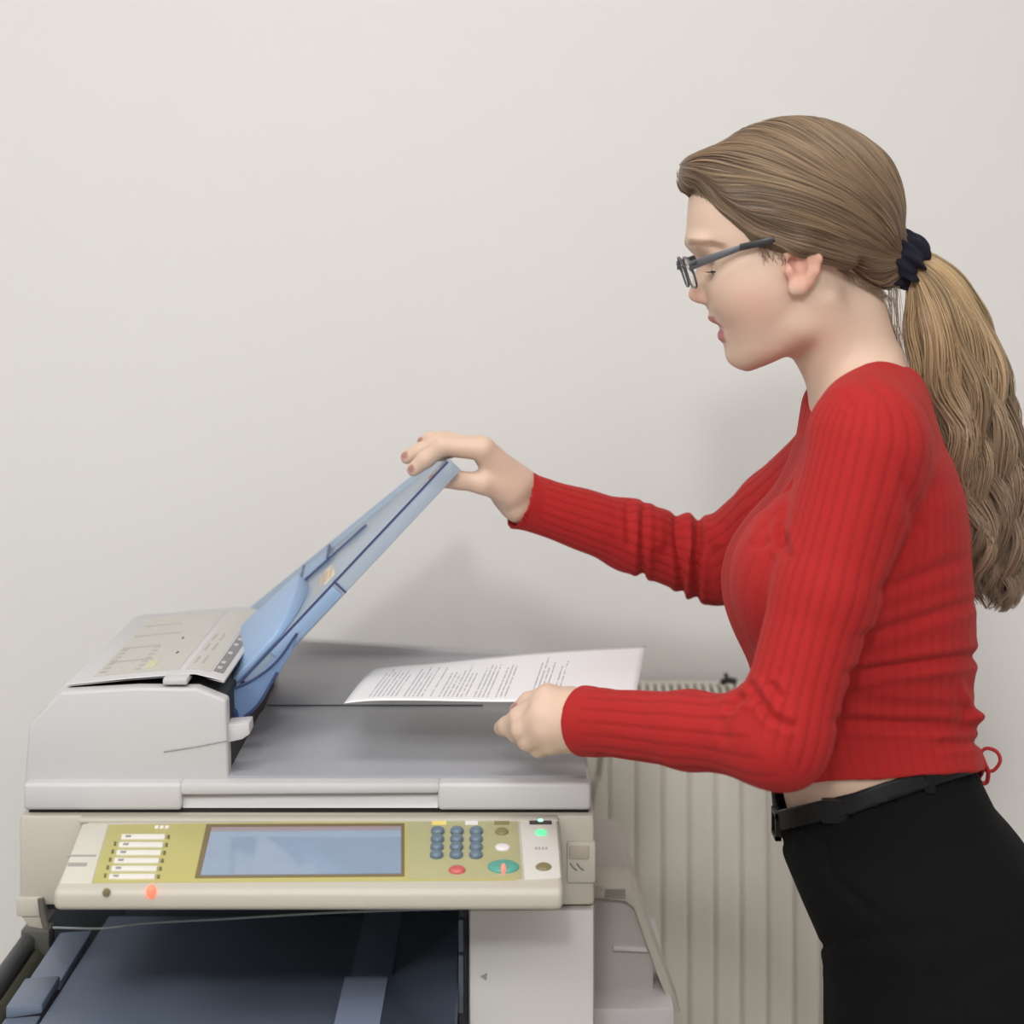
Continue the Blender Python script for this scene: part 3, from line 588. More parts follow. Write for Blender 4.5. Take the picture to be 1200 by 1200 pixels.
def ear(p):
    d = ell(p, eo(940, 312)+V_(0, .004, 0), (.014, .0058, .024)); 
    for (a, b), (c, e) in zip(EARP[:-1], EARP[1:]): 
        off = lambda q: V_(0, .006*(1-(q-918)/42)-.003*0, 0)
        d = smin(d, cap(p, eo(a, b)+off(a), eo(c, e)+off(c), .0036, .0036), .004)
    d = smin(d, ell(p, eo(934, 336)+V_(0, .003, 0), (.0072, .0046, .0062)), .006)
    d = smin(d, cap(p, eo(946, 300), eo(948, 322), .003, .0026), .005)
    d = smax(d, -ell(p, eo(936, 309)+V_(.0005, -.004, 0), (.0080, .0095, .0135)), .0025)
    d = smax(d, -ell(p, eo(930, 307)+V_(0, 0, 0), (.0042, .014, .0058)), .002)
    d = smin(d, ell(p, eo(925, 318)+V_(0, .003, 0), (.004, .004, .0052)), .004)
    return d
def ears(p):
    q = p.copy(); q[:, 1] = PY-np.abs(p[:, 1]-PY); return ear(q)
# ---- hands: joints by where they show and how far they are, radius in pixels
def chain(p, pts, d=None, k=.004):
    for (x0, y0, Y0, r0), (x1, y1, Y1, r1) in zip(pts[:-1], pts[1:]):
        e = cap(p, A(x0, y0, Y0), A(x1, y1, Y1), r0*Y0/F, r1*Y1/F); d = e if d is None else smin(d, e, k)
    return d
FH = dict(index=[(566, 526, 1.925, 14), (519, 523, 1.922, 11.3), (499, 538, 1.924, 10), (485, 550, 1.927, 8.6)],
          middle=[(562, 524, 1.943, 13.5), (512, 520, 1.946, 11), (492, 529, 1.948, 9.6), (477, 536, 1.95, 8)],
          ring=[(568, 527, 1.962, 13), (522, 516, 1.967, 10), (505, 515, 1.97, 9), (496, 518, 1.972, 7.6)],
          pinky=[(577, 533, 1.98, 12), (545, 524, 1.985, 9), (528, 528, 1.988, 8), (516, 534, 1.99, 7)],
          thumb=[(594, 572, 1.945, 19), (566, 566, 1.928, 12.5), (538, 563, 1.925, 10.5), (513, 563, 1.926, 8.6), (508, 564, 1.926, 7.6)])
def hand_far(p):
    d = cap(p, WRf, A(604, 573, 1.962), .0262, .0245)
    for n_, (x, y, Y, r) in (('i', FH['index'][0]), ('m', FH['middle'][0]), ('r', FH['ring'][0]), ('p', FH['pinky'][0])):
        d = smin(d, cap(p, A(601, 568, 1.962+(Y-1.95)*.5), A(x, y, Y), .0205, r*Y/F), .010)
    d = smin(d, chain(p, FH['thumb'][:2]), .012); d = smin(d, chain(p, FH['thumb'][1:]), .006)
    f = None
    for n_ in ('index', 'middle', 'ring', 'pinky'): f = chain(p, FH[n_]) if f is None else smin(f, chain(p, FH[n_]), .0015)
    return smin(d, f, .004)
NH = dict(index=[(641, 820, 1.722, 15.5), (610, 841, 1.732, 13), (595, 851, 1.748, 11.3), (588, 853, 1.762, 9.6)],
          middle=[(636, 838, 1.712, 17), (612, 855, 1.722, 13), (606, 859, 1.748, 11.5), (610, 857, 1.768, 9.5)],
          ring=[(638, 854, 1.71, 16.5), (619, 867, 1.722, 12.5), (617, 868, 1.745, 11), (624, 864, 1.764, 9)],
          pinky=[(645, 868, 1.716, 15), (631, 876, 1.726, 11), (631, 876, 1.746, 10), (638, 870, 1.76, 8.5)],
          thumb=[(668, 824, 1.735, 19), (642, 816, 1.765, 13.5), (619, 822, 1.777, 10.5), (605, 832, 1.780, 8)])
def hand_near(p):
    d = cap(p, WRn, A(672, 845, 1.712), .0285, .0270)
    for x, y, Y, r in (NH['index'][0], NH['middle'][0], NH['ring'][0], NH['pinky'][0]):
        d = smin(d, cap(p, A(668, 845+(y-845)*.35, 1.714+(Y-1.714)*.5), A(x, y, Y), .0215, r*Y/F), .012)
    d = smin(d, chain(p, NH['thumb'][:2]), .012); d = smin(d, chain(p, NH['thumb'][1:]), .006)
    f = None
    for n_ in ('index', 'middle', 'ring', 'pinky'): f = chain(p, NH[n_]) if f is None else smin(f, chain(p, NH[n_]), .0018)
    return smin(d, f, .006)
NKa, NKb = A(986, 372, PY), A(1018, 480, PY)
def neck(p):
    d = cap(p, NKa, NKb, .0455, .0465); d = smin(d, cap(p, A(938, 384, PY), A(992, 440, PY), .022, .028), .025)
    ya = np.stack([p[:, 0], PY+np.abs(p[:, 1]-PY), p[:, 2]], -1)
    return smin(d, cap(ya, A(955, 350, PY)+V_(0, .052, 0), A(982, 462, PY)+V_(0, .022, 0), .014, .012), .03)
HEM = lambda u: np.interp(u, [880, 910, 1000, 1147, 1200], [923, 922, 917, 906, 903])
LR = [(830, 900, 1122, .100), (870, 908, 1131, .106), (905, 913, 1140, .114), (940, 915, 1157, .128), (975, 917, 1188, .144), (1000, 919, 1204, .154), (1050, 940, 1226, .165), (1100, 962, 1236, .172), (1150, 967, 1234, .174), (1200, 967, 1228, .172), (1240, 968, 1220, .170)]
l_f, l_b, l_w = [table([r[0] for r in LR], [r[i] for r in LR], 10) for i in (1, 2, 3)]
TOP = lambda u: np.interp(u, [880, 905, 1000, 1060, 1148, 1240], [960, 955, 934, 913, 884, 860])
def pelvis(p, g):
    q = p.copy(); v = hv(p)[1]; q[:, 0] -= np.clip((p[:, 1]-PY)/.17, 0, 1)*.034*sm(v, 940, 1060); return slab(q, l_f, l_b, l_w, g, 2.4)
def body(p):
    t, an, af = core(p, -.012); t = within(p, V_(.10, 1.4, .6), V_(.75, 2.1, 1.55), lambda q: torso(q, -.007)); d = smin(smin(t, an, .026), af, .026)
    u, v = hv(p); d = smax(d, (v-1062)*s0, .01); u1, v1 = hp(p)
    d = np.where((p[:, 0] > .22) & (v1 > np.maximum(TOP(u1), HEM(u1)-14)+3) & (an > .01), np.maximum(d, pelvis(p, -.007)), d)
    hd = within(p, V_(.14, 1.62, 1.36), V_(.42, 1.88, 1.70), lambda q: smin(head(q), ears(q), .004))
    nk = within(p, V_(.22, 1.63, 1.28), V_(.42, 1.87, 1.56), neck)
    d = smin(d, smin(hd, nk, .022), .02)
    d = smin(d, within(p, V_(-.20, 1.86, 1.20), V_(.10, 2.06, 1.40), hand_far), .012)
    return smin(d, within(p, V_(-.10, 1.62, .98), V_(.14, 1.86, 1.18), hand_near), .012)
woman = thing('person', (P(1090, 1100, PY).x, PY, 0), 'woman in red ribbed sweater and black trousers standing at the copier lifting its tray', 'person')
SK = lin((216, 186, 164)); 
def mixc(c, rgb, wgt): return c*(1-wgt[:, None])+np.array(lin(rgb), np.float32)[None]*wgt[:, None]
def ball(co, px, py, Y, r): return sm(np.linalg.norm(co-A(px, py, Y), axis=1), r, r*.6)
co, q = biggest(*mesh_sdf(body, (-.20, 1.45, .72), (.60, 2.14, 1.72), .0021))
u, v = hv(co); y = co[:, 1]-PY; c = np.tile(np.array(SK, np.float32), (len(co), 1))
hm = (v < 436) & (u < 985)
lat = sm(np.abs(y), .023, .016)
c = mixc(c, (216, 162, 142), hm*np.exp(-((u-868)/34)**2-((v-352)/26)**2)*.35)                  # blush
c = mixc(c, (206, 140, 120), hm*np.exp(-((u-812)/14)**2-((v-346)/10)**2)*.5)
lipm = hm*lat*sm(u, 852-np.abs(y)*0, 846)*np.clip(sm(v, 368.5, 371.5)*sm(v, 385, 383)+sm(v, 385, 387)*sm(v, 402, 400), 0, 1)
c = mixc(c, (176, 96, 98), lipm*.9)
bw = hm*sm(np.abs((v-285)-(u-818)*.10-((u-818)/40)**2*5), 5.0, 2.4)*sm(u, 803, 806)*sm(u, 850, 836)*sm(np.abs(y), .006, .010)
c = mixc(c, (128, 96, 74), bw*.75)
c = mixc(c, (214, 138, 118), sm(np.linalg.norm(co-eo(946, 312), axis=1), .030, .018)*(co[:, 1] < 1.686)*.5)
for x, y_, Y, r in ((480.5, 549, 1.919, .0058), (473.5, 533, 1.944, .0056), (491, 515.5, 1.966, .0054), (506, 559, 1.920, .006), (603, 828.5, 1.775, .0058), (584, 846, 1.762, .0052)): c = mixc(c, (172, 122, 114), ball(co, x, y_, Y, r))
nz = grad(body, co)
M_skin = colmat('skin', .48, sss=.12, bump=.04, bscale=700, spec=.35)
sdf_obj('body', co, q, M_skin, woman, c)
# ---- eyes, lashes, brow hairs
M_eye = mat('eye_white', (226, 220, 214), .2); M_iris = mat('iris', (88, 104, 110), .2); M_lash = mat('lash_brown', (58, 42, 34), .6)
for sgn in (-1, 1):
    cE = V_((EYE_U-600)*s0, PY+sgn*EYE_L, EYE-(EYE_V-300)*s0)
    def opening(p, cE=cE): return np.maximum(np.linalg.norm(p-cE, axis=1)-.0131, np.maximum(np.abs((p[:, 2]-cE[2]+.0028)+.10*(p[:, 0]-cE[0]))-.0024, p[:, 0]-cE[0]+.004))
    co, q = mesh_sdf(opening, cE-.02, cE+.02, .0007); e = sdf_obj('eye', co, q, M_eye, woman)
    gaze = V_(-.93, 0, -.32); gaze /= np.linalg.norm(gaze)
    co, q = mesh_sdf(lambda p: np.maximum(opening(p)-.00025, np.linalg.norm(p-(cE+gaze*.0128), axis=1)-.0052), cE-.02, cE+.02, .0006); sdf_obj('iris', co, q, M_iris, e)
    paths, rad = [], []
    for k in range(26):
        a = (k/25-.5)*2.0; b = cE+V_(-math.cos(a)*.0131, sgn*math.sin(a)*.0131, -.0006); o = V_(-math.cos(a), sgn*math.sin(a), 0)
        paths.append([b, b+o*.0035+V_(0, 0, -.0014), b+o*.0068+V_(0, 0, -.0008)]); rad.append([.00045, .0004, .0001])
    me = tubes(np.array(paths), np.array(rad), 3); link('eyelashes', me, M_lash, woman)
# ---- hair: a cap that rises from the hairline, strands over it, a scrunchie and a wavy ponytail
HL = np.array([(800, 236), (812, 226), (822, 232), (836, 250), (857, 270), (876, 283), (900, 290), (920, 296), (934, 298), (948, 300), (964, 306), (990, 317), (1011, 334), (1035, 346), (1080, 356)], float)
def above(u, v): return np.interp(u, HL[:, 0], HL[:, 1])-v              # pixels above the hairline
def hairf(p):
    u, v = hv(p); y = p[:, 1]-PY; ab = above(u, v)
    t = .0115*sm(ab, -4, 30)-.004*sm(ab, 0, -10)
    d = np.minimum(head(p), .05)-t
    d = smin(d, ell(p, A(934, 246, PY), (119*s0, .079, 104*s0))+.03*sm(ab, 26, -6), .012)
    tuft = ell(p, A(838, 199, PY), (34*s0, .046, 18*s0)); d = smin(d, tuft+.03*sm(ab, 10, -6), .02)
    nape = cap(p, A(1000, 318, PY), A(1052, 302, PY), .040, .020)+.035*sm(ab, 12, -10)
    q2 = p.copy(); q2[:, 1] = PY-np.abs(y); over = smin(cap(q2, A(892, 276, 1.682), A(938, 285, 1.671), .008, .0105), cap(q2, A(938, 285, 1.671), A(992, 304, 1.688), .0105, .010), .01)
    return smin(smin(d, nape, .02), over, .012)
def hair_box(p): return within(p, V_(.14, 1.62, 1.38), V_(.44, 1.88, 1.70), hairf)
co, q = biggest(*mesh_sdf(hair_box, (.14, 1.62, 1.40), (.44, 1.88, 1.70), .003))
M_hair = colmat('hair', .42, spec=.5); M_strand = colmat('hair_strand', .36, spec=.6)
HB = np.array(lin((136, 112, 88)), np.float32); HD = np.array(lin((88, 69, 53)), np.float32); HLt = np.array(lin((178, 150, 114)), np.float32)
hair = sdf_obj('hair', co, q, M_hair, woman, np.tile(HD*.8+HB*.2, (len(co), 1)))
TIE = A(1050, 300, PY)
u, v = hv(co); sel = np.nonzero(above(u, v) > 3)[0]
NS = 5500; st = co[rng.choice(sel, NS)].astype(np.float32); M = 18; path = np.empty((NS, M, 3), np.float32); pcur = st.copy()
stepl = rng.uniform(.0028, .0072, NS).astype(np.float32)
for k in range(M):
    path[:, k] = pcur; n = grad(hairf, pcur); to = TIE-pcur; dist = np.linalg.norm(to, axis=1, keepdims=True)
    uu, vv = hv(pcur); back = V_(1, 0, 0)[None]+V_(0, 0, -1)[None]*np.clip((uu-840)/160, -.15, 1.0)[:, None]*.6
    side = np.zeros_like(pcur); side[:, 1] = np.sign(pcur[:, 1]-PY)*sm(vv, 235, 150)*.9; side[:, 2] = -sm(vv, 235, 150)*.25
    d = to/dist*(.55+.6*sm(dist[:, 0], .12, .03))[:, None]+back*(.55*sm(dist[:, 0], .03, .14))[:, None]+side*sm(dist[:, 0], .05, .16)[:, None]
    d -= n*(d*n).sum(1, keepdims=True); d /= np.linalg.norm(d, axis=1, keepdims=True)+1e-6
    pcur = pcur+d*np.minimum(stepl, dist[:, 0]*.3)[:, None]; pcur = pcur-grad(hairf, pcur)*(hairf(pcur)-.0004)[:, None]
path += (rng.uniform(-.0002, .0011, (NS, 1, 1))*grad(hairf, st)[:, None, :]).astype(np.float32)
taper = np.sin(np.linspace(.12, math.pi-.12, M))**.5; rr = rng.uniform(.00026, .00058, (NS, 1))*taper[None]
tt = rng.uniform(0, 1, (NS, 1)); clump = .5+.5*np.sin(st[:, 2:3]*260+st[:, 0:1]*110+np.sin(st[:, 0:1]*60)*2)
cc = np.where(tt < .42, HB*(.75+.5*clump), np.where(tt < .74, HB*.65+HLt*.35, np.where(tt < .80, HLt*.92, HD*.6+HB*.4))).astype(np.float32)
link('hair_strands', tubes(path, rr, 3, cc), M_strand, hair)['kind'] = 'stuff'
# loose hairs at the forehead, temple and neck
lp = []
for k in range(120):
    a = (812+rng.uniform(0, 26), 222-rng.uniform(-4, 22)); y0 = PY+rng.uniform(-.03, .03); lp.append([A(*a, y0), A(a[0]-7, a[1]-rng.uniform(2, 9), y0), A(a[0]-rng.uniform(4, 17), a[1]-rng.uniform(-8, 13), y0+rng.uniform(-.01, .01))])
for k in range(36):
    x = rng.uniform(886, 918); y0 = 1.674; lp.append([A(x, 284, y0), A(x+rng.uniform(0, 6), 293, y0), A(x+rng.uniform(0, 12), 296+rng.uniform(0, 16), y0+.004)])
for k in range(110):
    t = rng.uniform(0, 1); x = 965+70*t; yy = 300+42*t; y0 = 1.695+.03*t; lp.append([A(x, yy, y0-.004), A(x+8, yy+rng.uniform(4, 12), y0-.001), A(x+rng.uniform(8, 22), yy+rng.uniform(8, 20), y0+.002)])
for k in range(40):
    x = 1046+rng.uniform(-6, 8); lp.append([A(x, 330, PY-.01), A(x+rng.uniform(-4, 6), 375, PY-.02), A(x+rng.uniform(-2, 14), 405+rng.uniform(0, 20), PY-.015)])
lp = np.array([catmull(a, 4) for a in lp]); link('loose_hairs', tubes(lp, np.full(lp.shape[:2], .00022), 3, np.tile(HB*.95, (len(lp), 1))), M_strand, hair)['kind'] = 'stuff'
M_scr2 = mat('scrunchie_navy', (22, 22, 38), .95, bump=.6, bscale=500)
SC = A(1055, 303, PY); ax = V_(.86, 0, -.5); ax /= np.linalg.norm(ax); e1 = V_(0, 1, 0); e2 = np.cross(ax, e1)
def scr(p):
    q = p-SC; t = q@ax; a = q@e1; b = q@e2; th = np.arctan2(a, b); R = np.sqrt(a*a+b*b)
    rb = .0115+.0022*np.sin(th*9+t*120)+.0014*np.sin(th*17+1.3); return (np.sqrt((R-.016)**2+(t*.58)**2)-rb)*.75
co, q = mesh_sdf(scr, SC-.045, SC+.045, .0014); sdf_obj('scrunchie', co, q, M_scr2, woman)
# ponytail: centre line (u,v), half width in pixels; built of locks that wave more towards the ends
PT = [(1066, 305, 9), (1082, 318, 20), (1098, 345, 33), (1110, 385, 47), (1121, 430, 51), (1130, 475, 52), (1140, 520, 52), (1150, 565, 49), (1158, 610, 44), (1163, 650, 38), (1163, 685, 30), (1160, 714, 15)]
pl = np.array([A(a, b, PY) for a, b, r in PT]); cl = catmull(pl, 4); rad_ = catmull(np.array([[r*s0, 0, 0] for a, b, r in PT]), 4)[:, 0]; M = len(cl); tpar = np.linspace(0, 1, M)
T = np.gradient(cl, axis=0); T /= np.linalg.norm(T, axis=1, keepdims=True); Nn = np.cross(T, V_(0, 1, 0)); Nn /= np.linalg.norm(Nn, axis=1, keepdims=True)
NL = 64; la = rng.uniform(0, 2*math.pi, NL); lr = np.sqrt(rng.uniform(.02, .92, NL)); lph = rng.uniform(0, 6.28, NL); lfr = rng.uniform(2.4, 4.4, NL); lend = rng.uniform(.80, 1.0, NL); lsh = rng.uniform(0, 1, NL); lam = rng.uniform(.5, 1.3, NL)
def pony(n, rlo, rhi, sides, spread, shade):
    k = rng.integers(NL, size=n); i_ = np.arange(n)
    t = tpar[None]*np.minimum(1, lend[k]+rng.normal(0, .018, n))[:, None]; ii = t*(M-1); i0 = np.minimum(ii.astype(int), M-2); f = ii-i0
    ctr = cl[i0]*(1-f[..., None])+cl[i0+1]*f[..., None]; N2 = Nn[i0]; R = rad_[i0]*(1-f)+rad_[i0+1]*f
    wv = .0075*np.sin(t*lfr[k][:, None]*6.28+lph[k][:, None]+rng.normal(0, .25, (n, 1)))*lam[k][:, None]*sm(t, .10, .6); w2 = .006*np.cos(t*lfr[k][:, None]*6.28+lph[k][:, None]+.8)*sm(t, .12, .6)
    sp = spread*np.sqrt(rng.uniform(0, 1, (n, 1)))*(sm(t, -.1, .18)*(1-.65*sm(t, .45, 1.0))); sa = rng.uniform(0, 6.28, (n, 1))+t*2
    out = ctr+N2*(np.cos(la[k])[:, None]*lr[k][:, None]*R+wv+sp*np.cos(sa))[..., None]
    out[..., 1] += np.sin(la[k])[:, None]*lr[k][:, None]*R*.72+w2+sp*np.sin(sa)
    rads = rng.uniform(rlo, rhi, (n, 1))*(1-.8*sm(tpar, .82, 1.0))[None]*sm(tpar, -.02, .05)[None]
    g = sm(t, .0, .75)[..., None]; base = np.array(lin((200, 168, 124)))*(1-g)+np.array(lin((156, 131, 107)))*g
    c = base*(shade+.62*lsh[k][:, None, None]+rng.normal(0, .12, (n, 1, 1)))
    return tubes(out, rads, sides, np.clip(c, .01, 1))
pt = link('ponytail', pony(900, .0012, .0022, 4, .0075, .40), colmat('hair_tail', .42), woman)
link('tail_strands', pony(3900, .00032, .00072, 3, .0095, .58), M_strand, pt)['kind'] = 'stuff'
fl = []
for k in range(30):
    i0 = rng.integers(6, 27); sgn = 1 if rng.random() < .8 else -1; b = cl[i0]+Nn[i0]*rad_[i0]*.9*sgn*(1 if Nn[i0][0] > 0 else -1); pts = [b]
    for j in range(3): pts.append(pts[-1]+V_(rng.normal(.002 if sgn > 0 else -.002, .003), rng.normal(0, .004), -rng.uniform(.010, .02)))
    fl.append(catmull(pts, 4))
link('flyaway_hairs', tubes(np.array(fl), np.full((len(fl), fl[0].shape[0]), .0003), 3, np.tile(HLt*.8, (len(fl), 1))), M_strand, pt)['kind'] = 'stuff'
# ---- sweater: ribbed knit with folds
NK_ = lambda u: np.interp(u, [900, 955, 985, 1014, 1030, 1046, 1080], [500, 474, 456, 436, 429, 428, 432])
FOLD = [  # (u0,v0,u1,v1, Y range, width px, depth m)
    (1000, 790, 1150, 768, 1.50, 1.78, 6, .0050), (1010, 748, 1140, 706, 1.50, 1.78, 6, .0030), (985, 846, 1150, 852, 1.50, 1.9, 6, .0045), (1100, 872, 1160, 868, 1.5, 2.0, 5, .0035), (1040, 690, 1130, 655, 1.5, 1.8, 7, .0025),
    (1125, 800, 1142, 850, 1.5, 2.0, 5, -.003), (1135, 838, 1165, 852, 1.5, 2.0, 10, -.007), (1020, 812, 1140, 818, 1.5, 1.8, 8, -.0022),
    (877, 800, 905, 842, 1.45, 1.70, 5, .0050), (905, 842, 930, 852, 1.45, 1.70, 5, .0035), (852, 835, 868, 815, 1.45, 1.7, 5, .0040), (868, 815, 884, 820, 1.45, 1.7, 5, .0032), (900, 800, 915, 818, 1.45, 1.7, 5, .003), (844, 842, 850, 870, 1.45, 1.7, 7, .0016),
    (914, 620, 920, 650, 1.5, 1.72, 5, .0050), (925, 560, 914, 620, 1.5, 1.72, 5, .0035), (905, 600, 890, 640, 1.5, 1.75, 6, .0024), (880, 640, 914, 632, 1.5, 1.75, 6, .002),
    (755, 592, 752, 690, 1.85, 2.2, 4, .0045), (793, 602, 800, 702, 1.85, 2.2, 4, .0045), (818, 608, 815, 705, 1.85, 2.2, 4.5, .0075), (735, 590, 738, 640, 1.85, 2.2, 4, .0025),
    (775, 598, 776, 640, 1.85, 2.2, 7, -.0030), (806, 604, 808, 650, 1.85, 2.2, 6, -.0040), (832, 614, 838, 640, 1.85, 2.2, 7, -.003),
    (1060, 560, 1075, 620, 1.5, 1.8, 7, .0028), (1075, 620, 1030, 700, 1.5, 1.8, 6, .003), (1010, 440, 1045, 470, 1.5, 1.8, 5, .0018), (985, 460, 1000, 480, 1.5, 1.8, 4, .0016)]
def core_sw(p):
    t, an, af = core(p, 0.0); return t, an, af, smin(smin(t, an, .014), af, .018)
def cuffs(p):
    a1 = (WRn-ELn)/np.linalg.norm(WRn-ELn); a2 = (WRf-ap(ELf, WRf, .45)); a2 = a2/np.linalg.norm(a2); return a1, a2
CN, CF = cuffs(None)
def sweater(p):
    t, an, af, d = core_sw(p); u, v = hv(p)
    tn_ = (p-WRn)@CN; tf_ = (p-WRf)@CF
    inn = within(p, V_(.0, 1.6, .98), V_(.2, 1.82, 1.2), lambda q: arm_near(q, 0)); 
    flare = within(p, V_(-.10, 1.86, 1.15), V_(.10, 2.06, 1.40), lambda q: cap(q, WRf-CF*.016, WRf+CF*.010, .0275, .0360)); d = smin(d, flare, .008)
    d = smin(d, within(p, V_(.0, 1.6, .98), V_(.14, 1.82, 1.2), lambda q: cap(q, WRn-CN*.015, WRn+CN*.008, .0300, .0330)), .01)
    nearw = within(p, V_(-.05, 1.6, .98), V_(.14, 1.82, 1.2), lambda q: tn_cut(q, WRn, CN, .004, .0270))
    farw = within(p, V_(-.15, 1.86, 1.15), V_(.08, 2.08, 1.42), lambda q: tn_cut(q, WRf, CF, .004, .0255, .42))
    d = smax(d, -nearw, .003); d = smax(d, -farw, .003)
    tor = (p[:, 0] > .22) & (np.minimum(an, af) > t-.002); u1, v1 = hp(p)
    d = np.where(tor, smax(d, (v1-HEM(u1))*s0, .004), d)
    hol = within(p, V_(.2, 1.5, .9), V_(.6, 2.0, 1.12), lambda q: smax(torso(q, -.0045), (HEM(hp(q)[0])-18-hp(q)[1])*s0, .004))
    d = smax(d, -hol, .003)
    d = np.where(tor & (v < 560), smax(d, (NK_(u1)-np.maximum(np.abs(p[:, 1]-PY)-.062, 0)*900-v1)*s0*.7, .006), d)
    nk = within(p, V_(.22, 1.63, 1.28), V_(.42, 1.87, 1.56), lambda q: neck(q)-.0030); d = np.where(v < 520, smax(d, -nk, .004), d)
    return d
def tn_cut(q, w_, axd, start, r, slope=.10):
    t = (q-w_)@axd; pr = np.linalg.norm(q-w_-t[:, None]*axd, axis=1)
    return np.minimum(start-t, np.maximum(pr-r-slope*np.maximum(t+.012, 0), -.022-t))
co, q = biggest(*mesh_sdf(sweater, (-.02, 1.47, .95), (.58, 2.14, 1.48), .0022))
nrm = grad(sweater, co)
t, an, af, d0 = core_sw(co); u, v = hv(co)
pix = co[:, 0]/co[:, 1]*F+600; piy = (EYE-co[:, 2])/co[:, 1]*F+300
# rib phase: around each sleeve and around the trunk
def around(p, a, b, ref):
    ax = (b-a)/np.linalg.norm(b-a); e = ref-ax*(ref@ax); e /= np.linalg.norm(e); f_ = np.cross(ax, e); r = p-a; return np.arctan2(r@f_, r@e)
def rib(ph): 
    fr = ph-np.floor(ph); g = np.minimum(fr, 1-fr); return np.exp(-(g/.11)**2)
segs = [(SHn+V_(.004, 0, .09), ELn, V_(0, 1, 0)), (ELn, WRn, V_(0, 1, .1)), (SHf, ELf, V_(.2, 1, 0)), (ELf, WRf, V_(.2, 1, 0))]
wn = sm(np.abs((co-ELn)@((SHn-ELn)/np.linalg.norm(SHn-ELn)-(WRn-ELn)/np.linalg.norm(WRn-ELn))), -1, -2)
def side_of(p, s_, e_, w_): b = (s_-e_)/np.linalg.norm(s_-e_)-(w_-e_)/np.linalg.norm(w_-e_); return (p-e_)@b
rn1 = rib(around(co, *segs[0])*22/6.283); rn2 = rib(around(co, *segs[1])*17/6.283+.3); sn = side_of(co, SHn, ELn, WRn); rN = np.where(sn > 0, rn1, rn2)*sm(np.abs(sn), .0, .022)
rf1 = rib(around(co, *segs[2])*22/6.283); rf2 = rib(around(co, *segs[3])*21/6.283+.5); sf = side_of(co, SHf, ELf, WRf); rF = np.where(sf > 0, rf1, rf2)*sm(np.abs(sf), .0, .01)
ct = (t_f(v)+t_b(v))/2; th = np.arctan2((co[:, 1]-PY)/t_w(v), (u-ct)*s0/((t_b(v)-t_f(v))/2*s0)); rT = rib(th*58/6.283)
wN = sm(t-an, -.004, .004)*(af > .01); wF = sm(t-af, -.004, .004)*(an > .01)
wN = np.where(v < 520, np.maximum(wN, sm(v, 540, 500)*sm(co[:, 1], 1.68, 1.62)), wN)
fadeN = np.abs(2*wN-1); rr = (rN*wN+rF*wF+rT*(1-wN)*(1-wF))*np.minimum(fadeN, 1)
cuffm = sm((co-WRn)@CN, -.014, -.022)*(co[:, 1] < 1.83)*(co[:, 0] < .12)+1.0*((co[:, 1] >= 1.83) | (co[:, 0] >= .12)); cuffm = cuffm*np.where((co[:, 1] > 1.85) & (co[:, 0] < .10), sm((co-WRf)@CF, -.012, -.022), 1)
rr = rr*cuffm*np.where(wT_ := ((wN < .5) & (wF < .5)), np.where((u < 905) & (v > 600) & (v < 740), .45, .62), 1)*np.where((v < 470), sm(v, 440, 470), 1)*sm(HEM(hp(co)[0])-hp(co)[1], 2, 8)
disp = -(.0006+.0003*np.maximum(wN, wF))*rr
for (a, b, c_, e, y0, y1, wd, dp) in FOLD:
    p0_ = np.array([a, b], float); dv = np.array([c_-a, e-b], float); L = np.linalg.norm(dv); h = np.clip(((pix-a)*dv[0]+(piy-b)*dv[1])/L**2, -.15, 1.15)
    dist = np.hypot(pix-a-h*dv[0], piy-b-h*dv[1]); end = sm(h, -.15, .12)*sm(h, 1.15, .88)
    disp -= dp*(np.exp(-(dist/wd)**2)-.35*np.exp(-((dist-wd*2.1)/wd)**2))*end*((co[:, 1] > y0) & (co[:, 1] < y1))
ns = rng.normal(size=(6, 3))*55; ph = rng.uniform(0, 6.28, 6)
disp += .00045*sum(np.sin(co@ns[k]+ph[k]) for k in range(6))*.7
disp = np.where(((pix < 634) & (co[:, 1] > 1.85)) | ((pix < 700) & (co[:, 1] < 1.8)), disp*.25, disp)
co2 = co+nrm*disp[:, None].astype(np.float32)
RED = np.array(lin((170, 35, 34)), np.float32); kn = np.sin(co[:, 2]*1600)*.0
c = RED[None]*(1-.24*rr[:, None])  # groove shade of the ribs put into the red
M_knit = colmat('red_knit', .82, bump=.25, bscale=1100, spec=.25)
M_knit.node_tree.nodes['Principled BSDF'].inputs['Sheen Weight'].default_value = .12; M_knit.node_tree.nodes['Principled BSDF'].inputs['Sheen Tint'].default_value = (1, .35, .3, 1)
sw = sdf_obj('sweater', co2, q, M_knit, woman, c)
M_cord = mat('red_cord', (176, 34, 34), .7)
yb_ = 1.735
tube('tie_cord', [P(1147, 884, yb_), P(1156, 877, yb_), P(1168, 881, yb_-.004), P(1172, 892, yb_-.006), P(1164, 903, yb_-.004), P(1153, 902, yb_)], .0018, M_cord, sw, 8)
tube('tie_cord', [P(1148, 880, yb_), P(1154, 895, yb_-.006), P(1158, 905, yb_-.004), P(1156, 917, yb_), P(1148, 916, yb_), P(1147, 905, yb_)], .0022, M_cord, sw, 8)
tube('tie_cord', [P(1149, 890, yb_), P(1152, 902, yb_-.008), P(1147, 912, yb_)], .0020, M_cord, sw, 8)
tube('neck_cord', [P(1007, 438, 1.690), P(1018, 427, 1.694), P(1030, 421, 1.702), P(1042, 427, 1.712), P(1055, 432, 1.722)], .0018, M_cord, sw, 8)
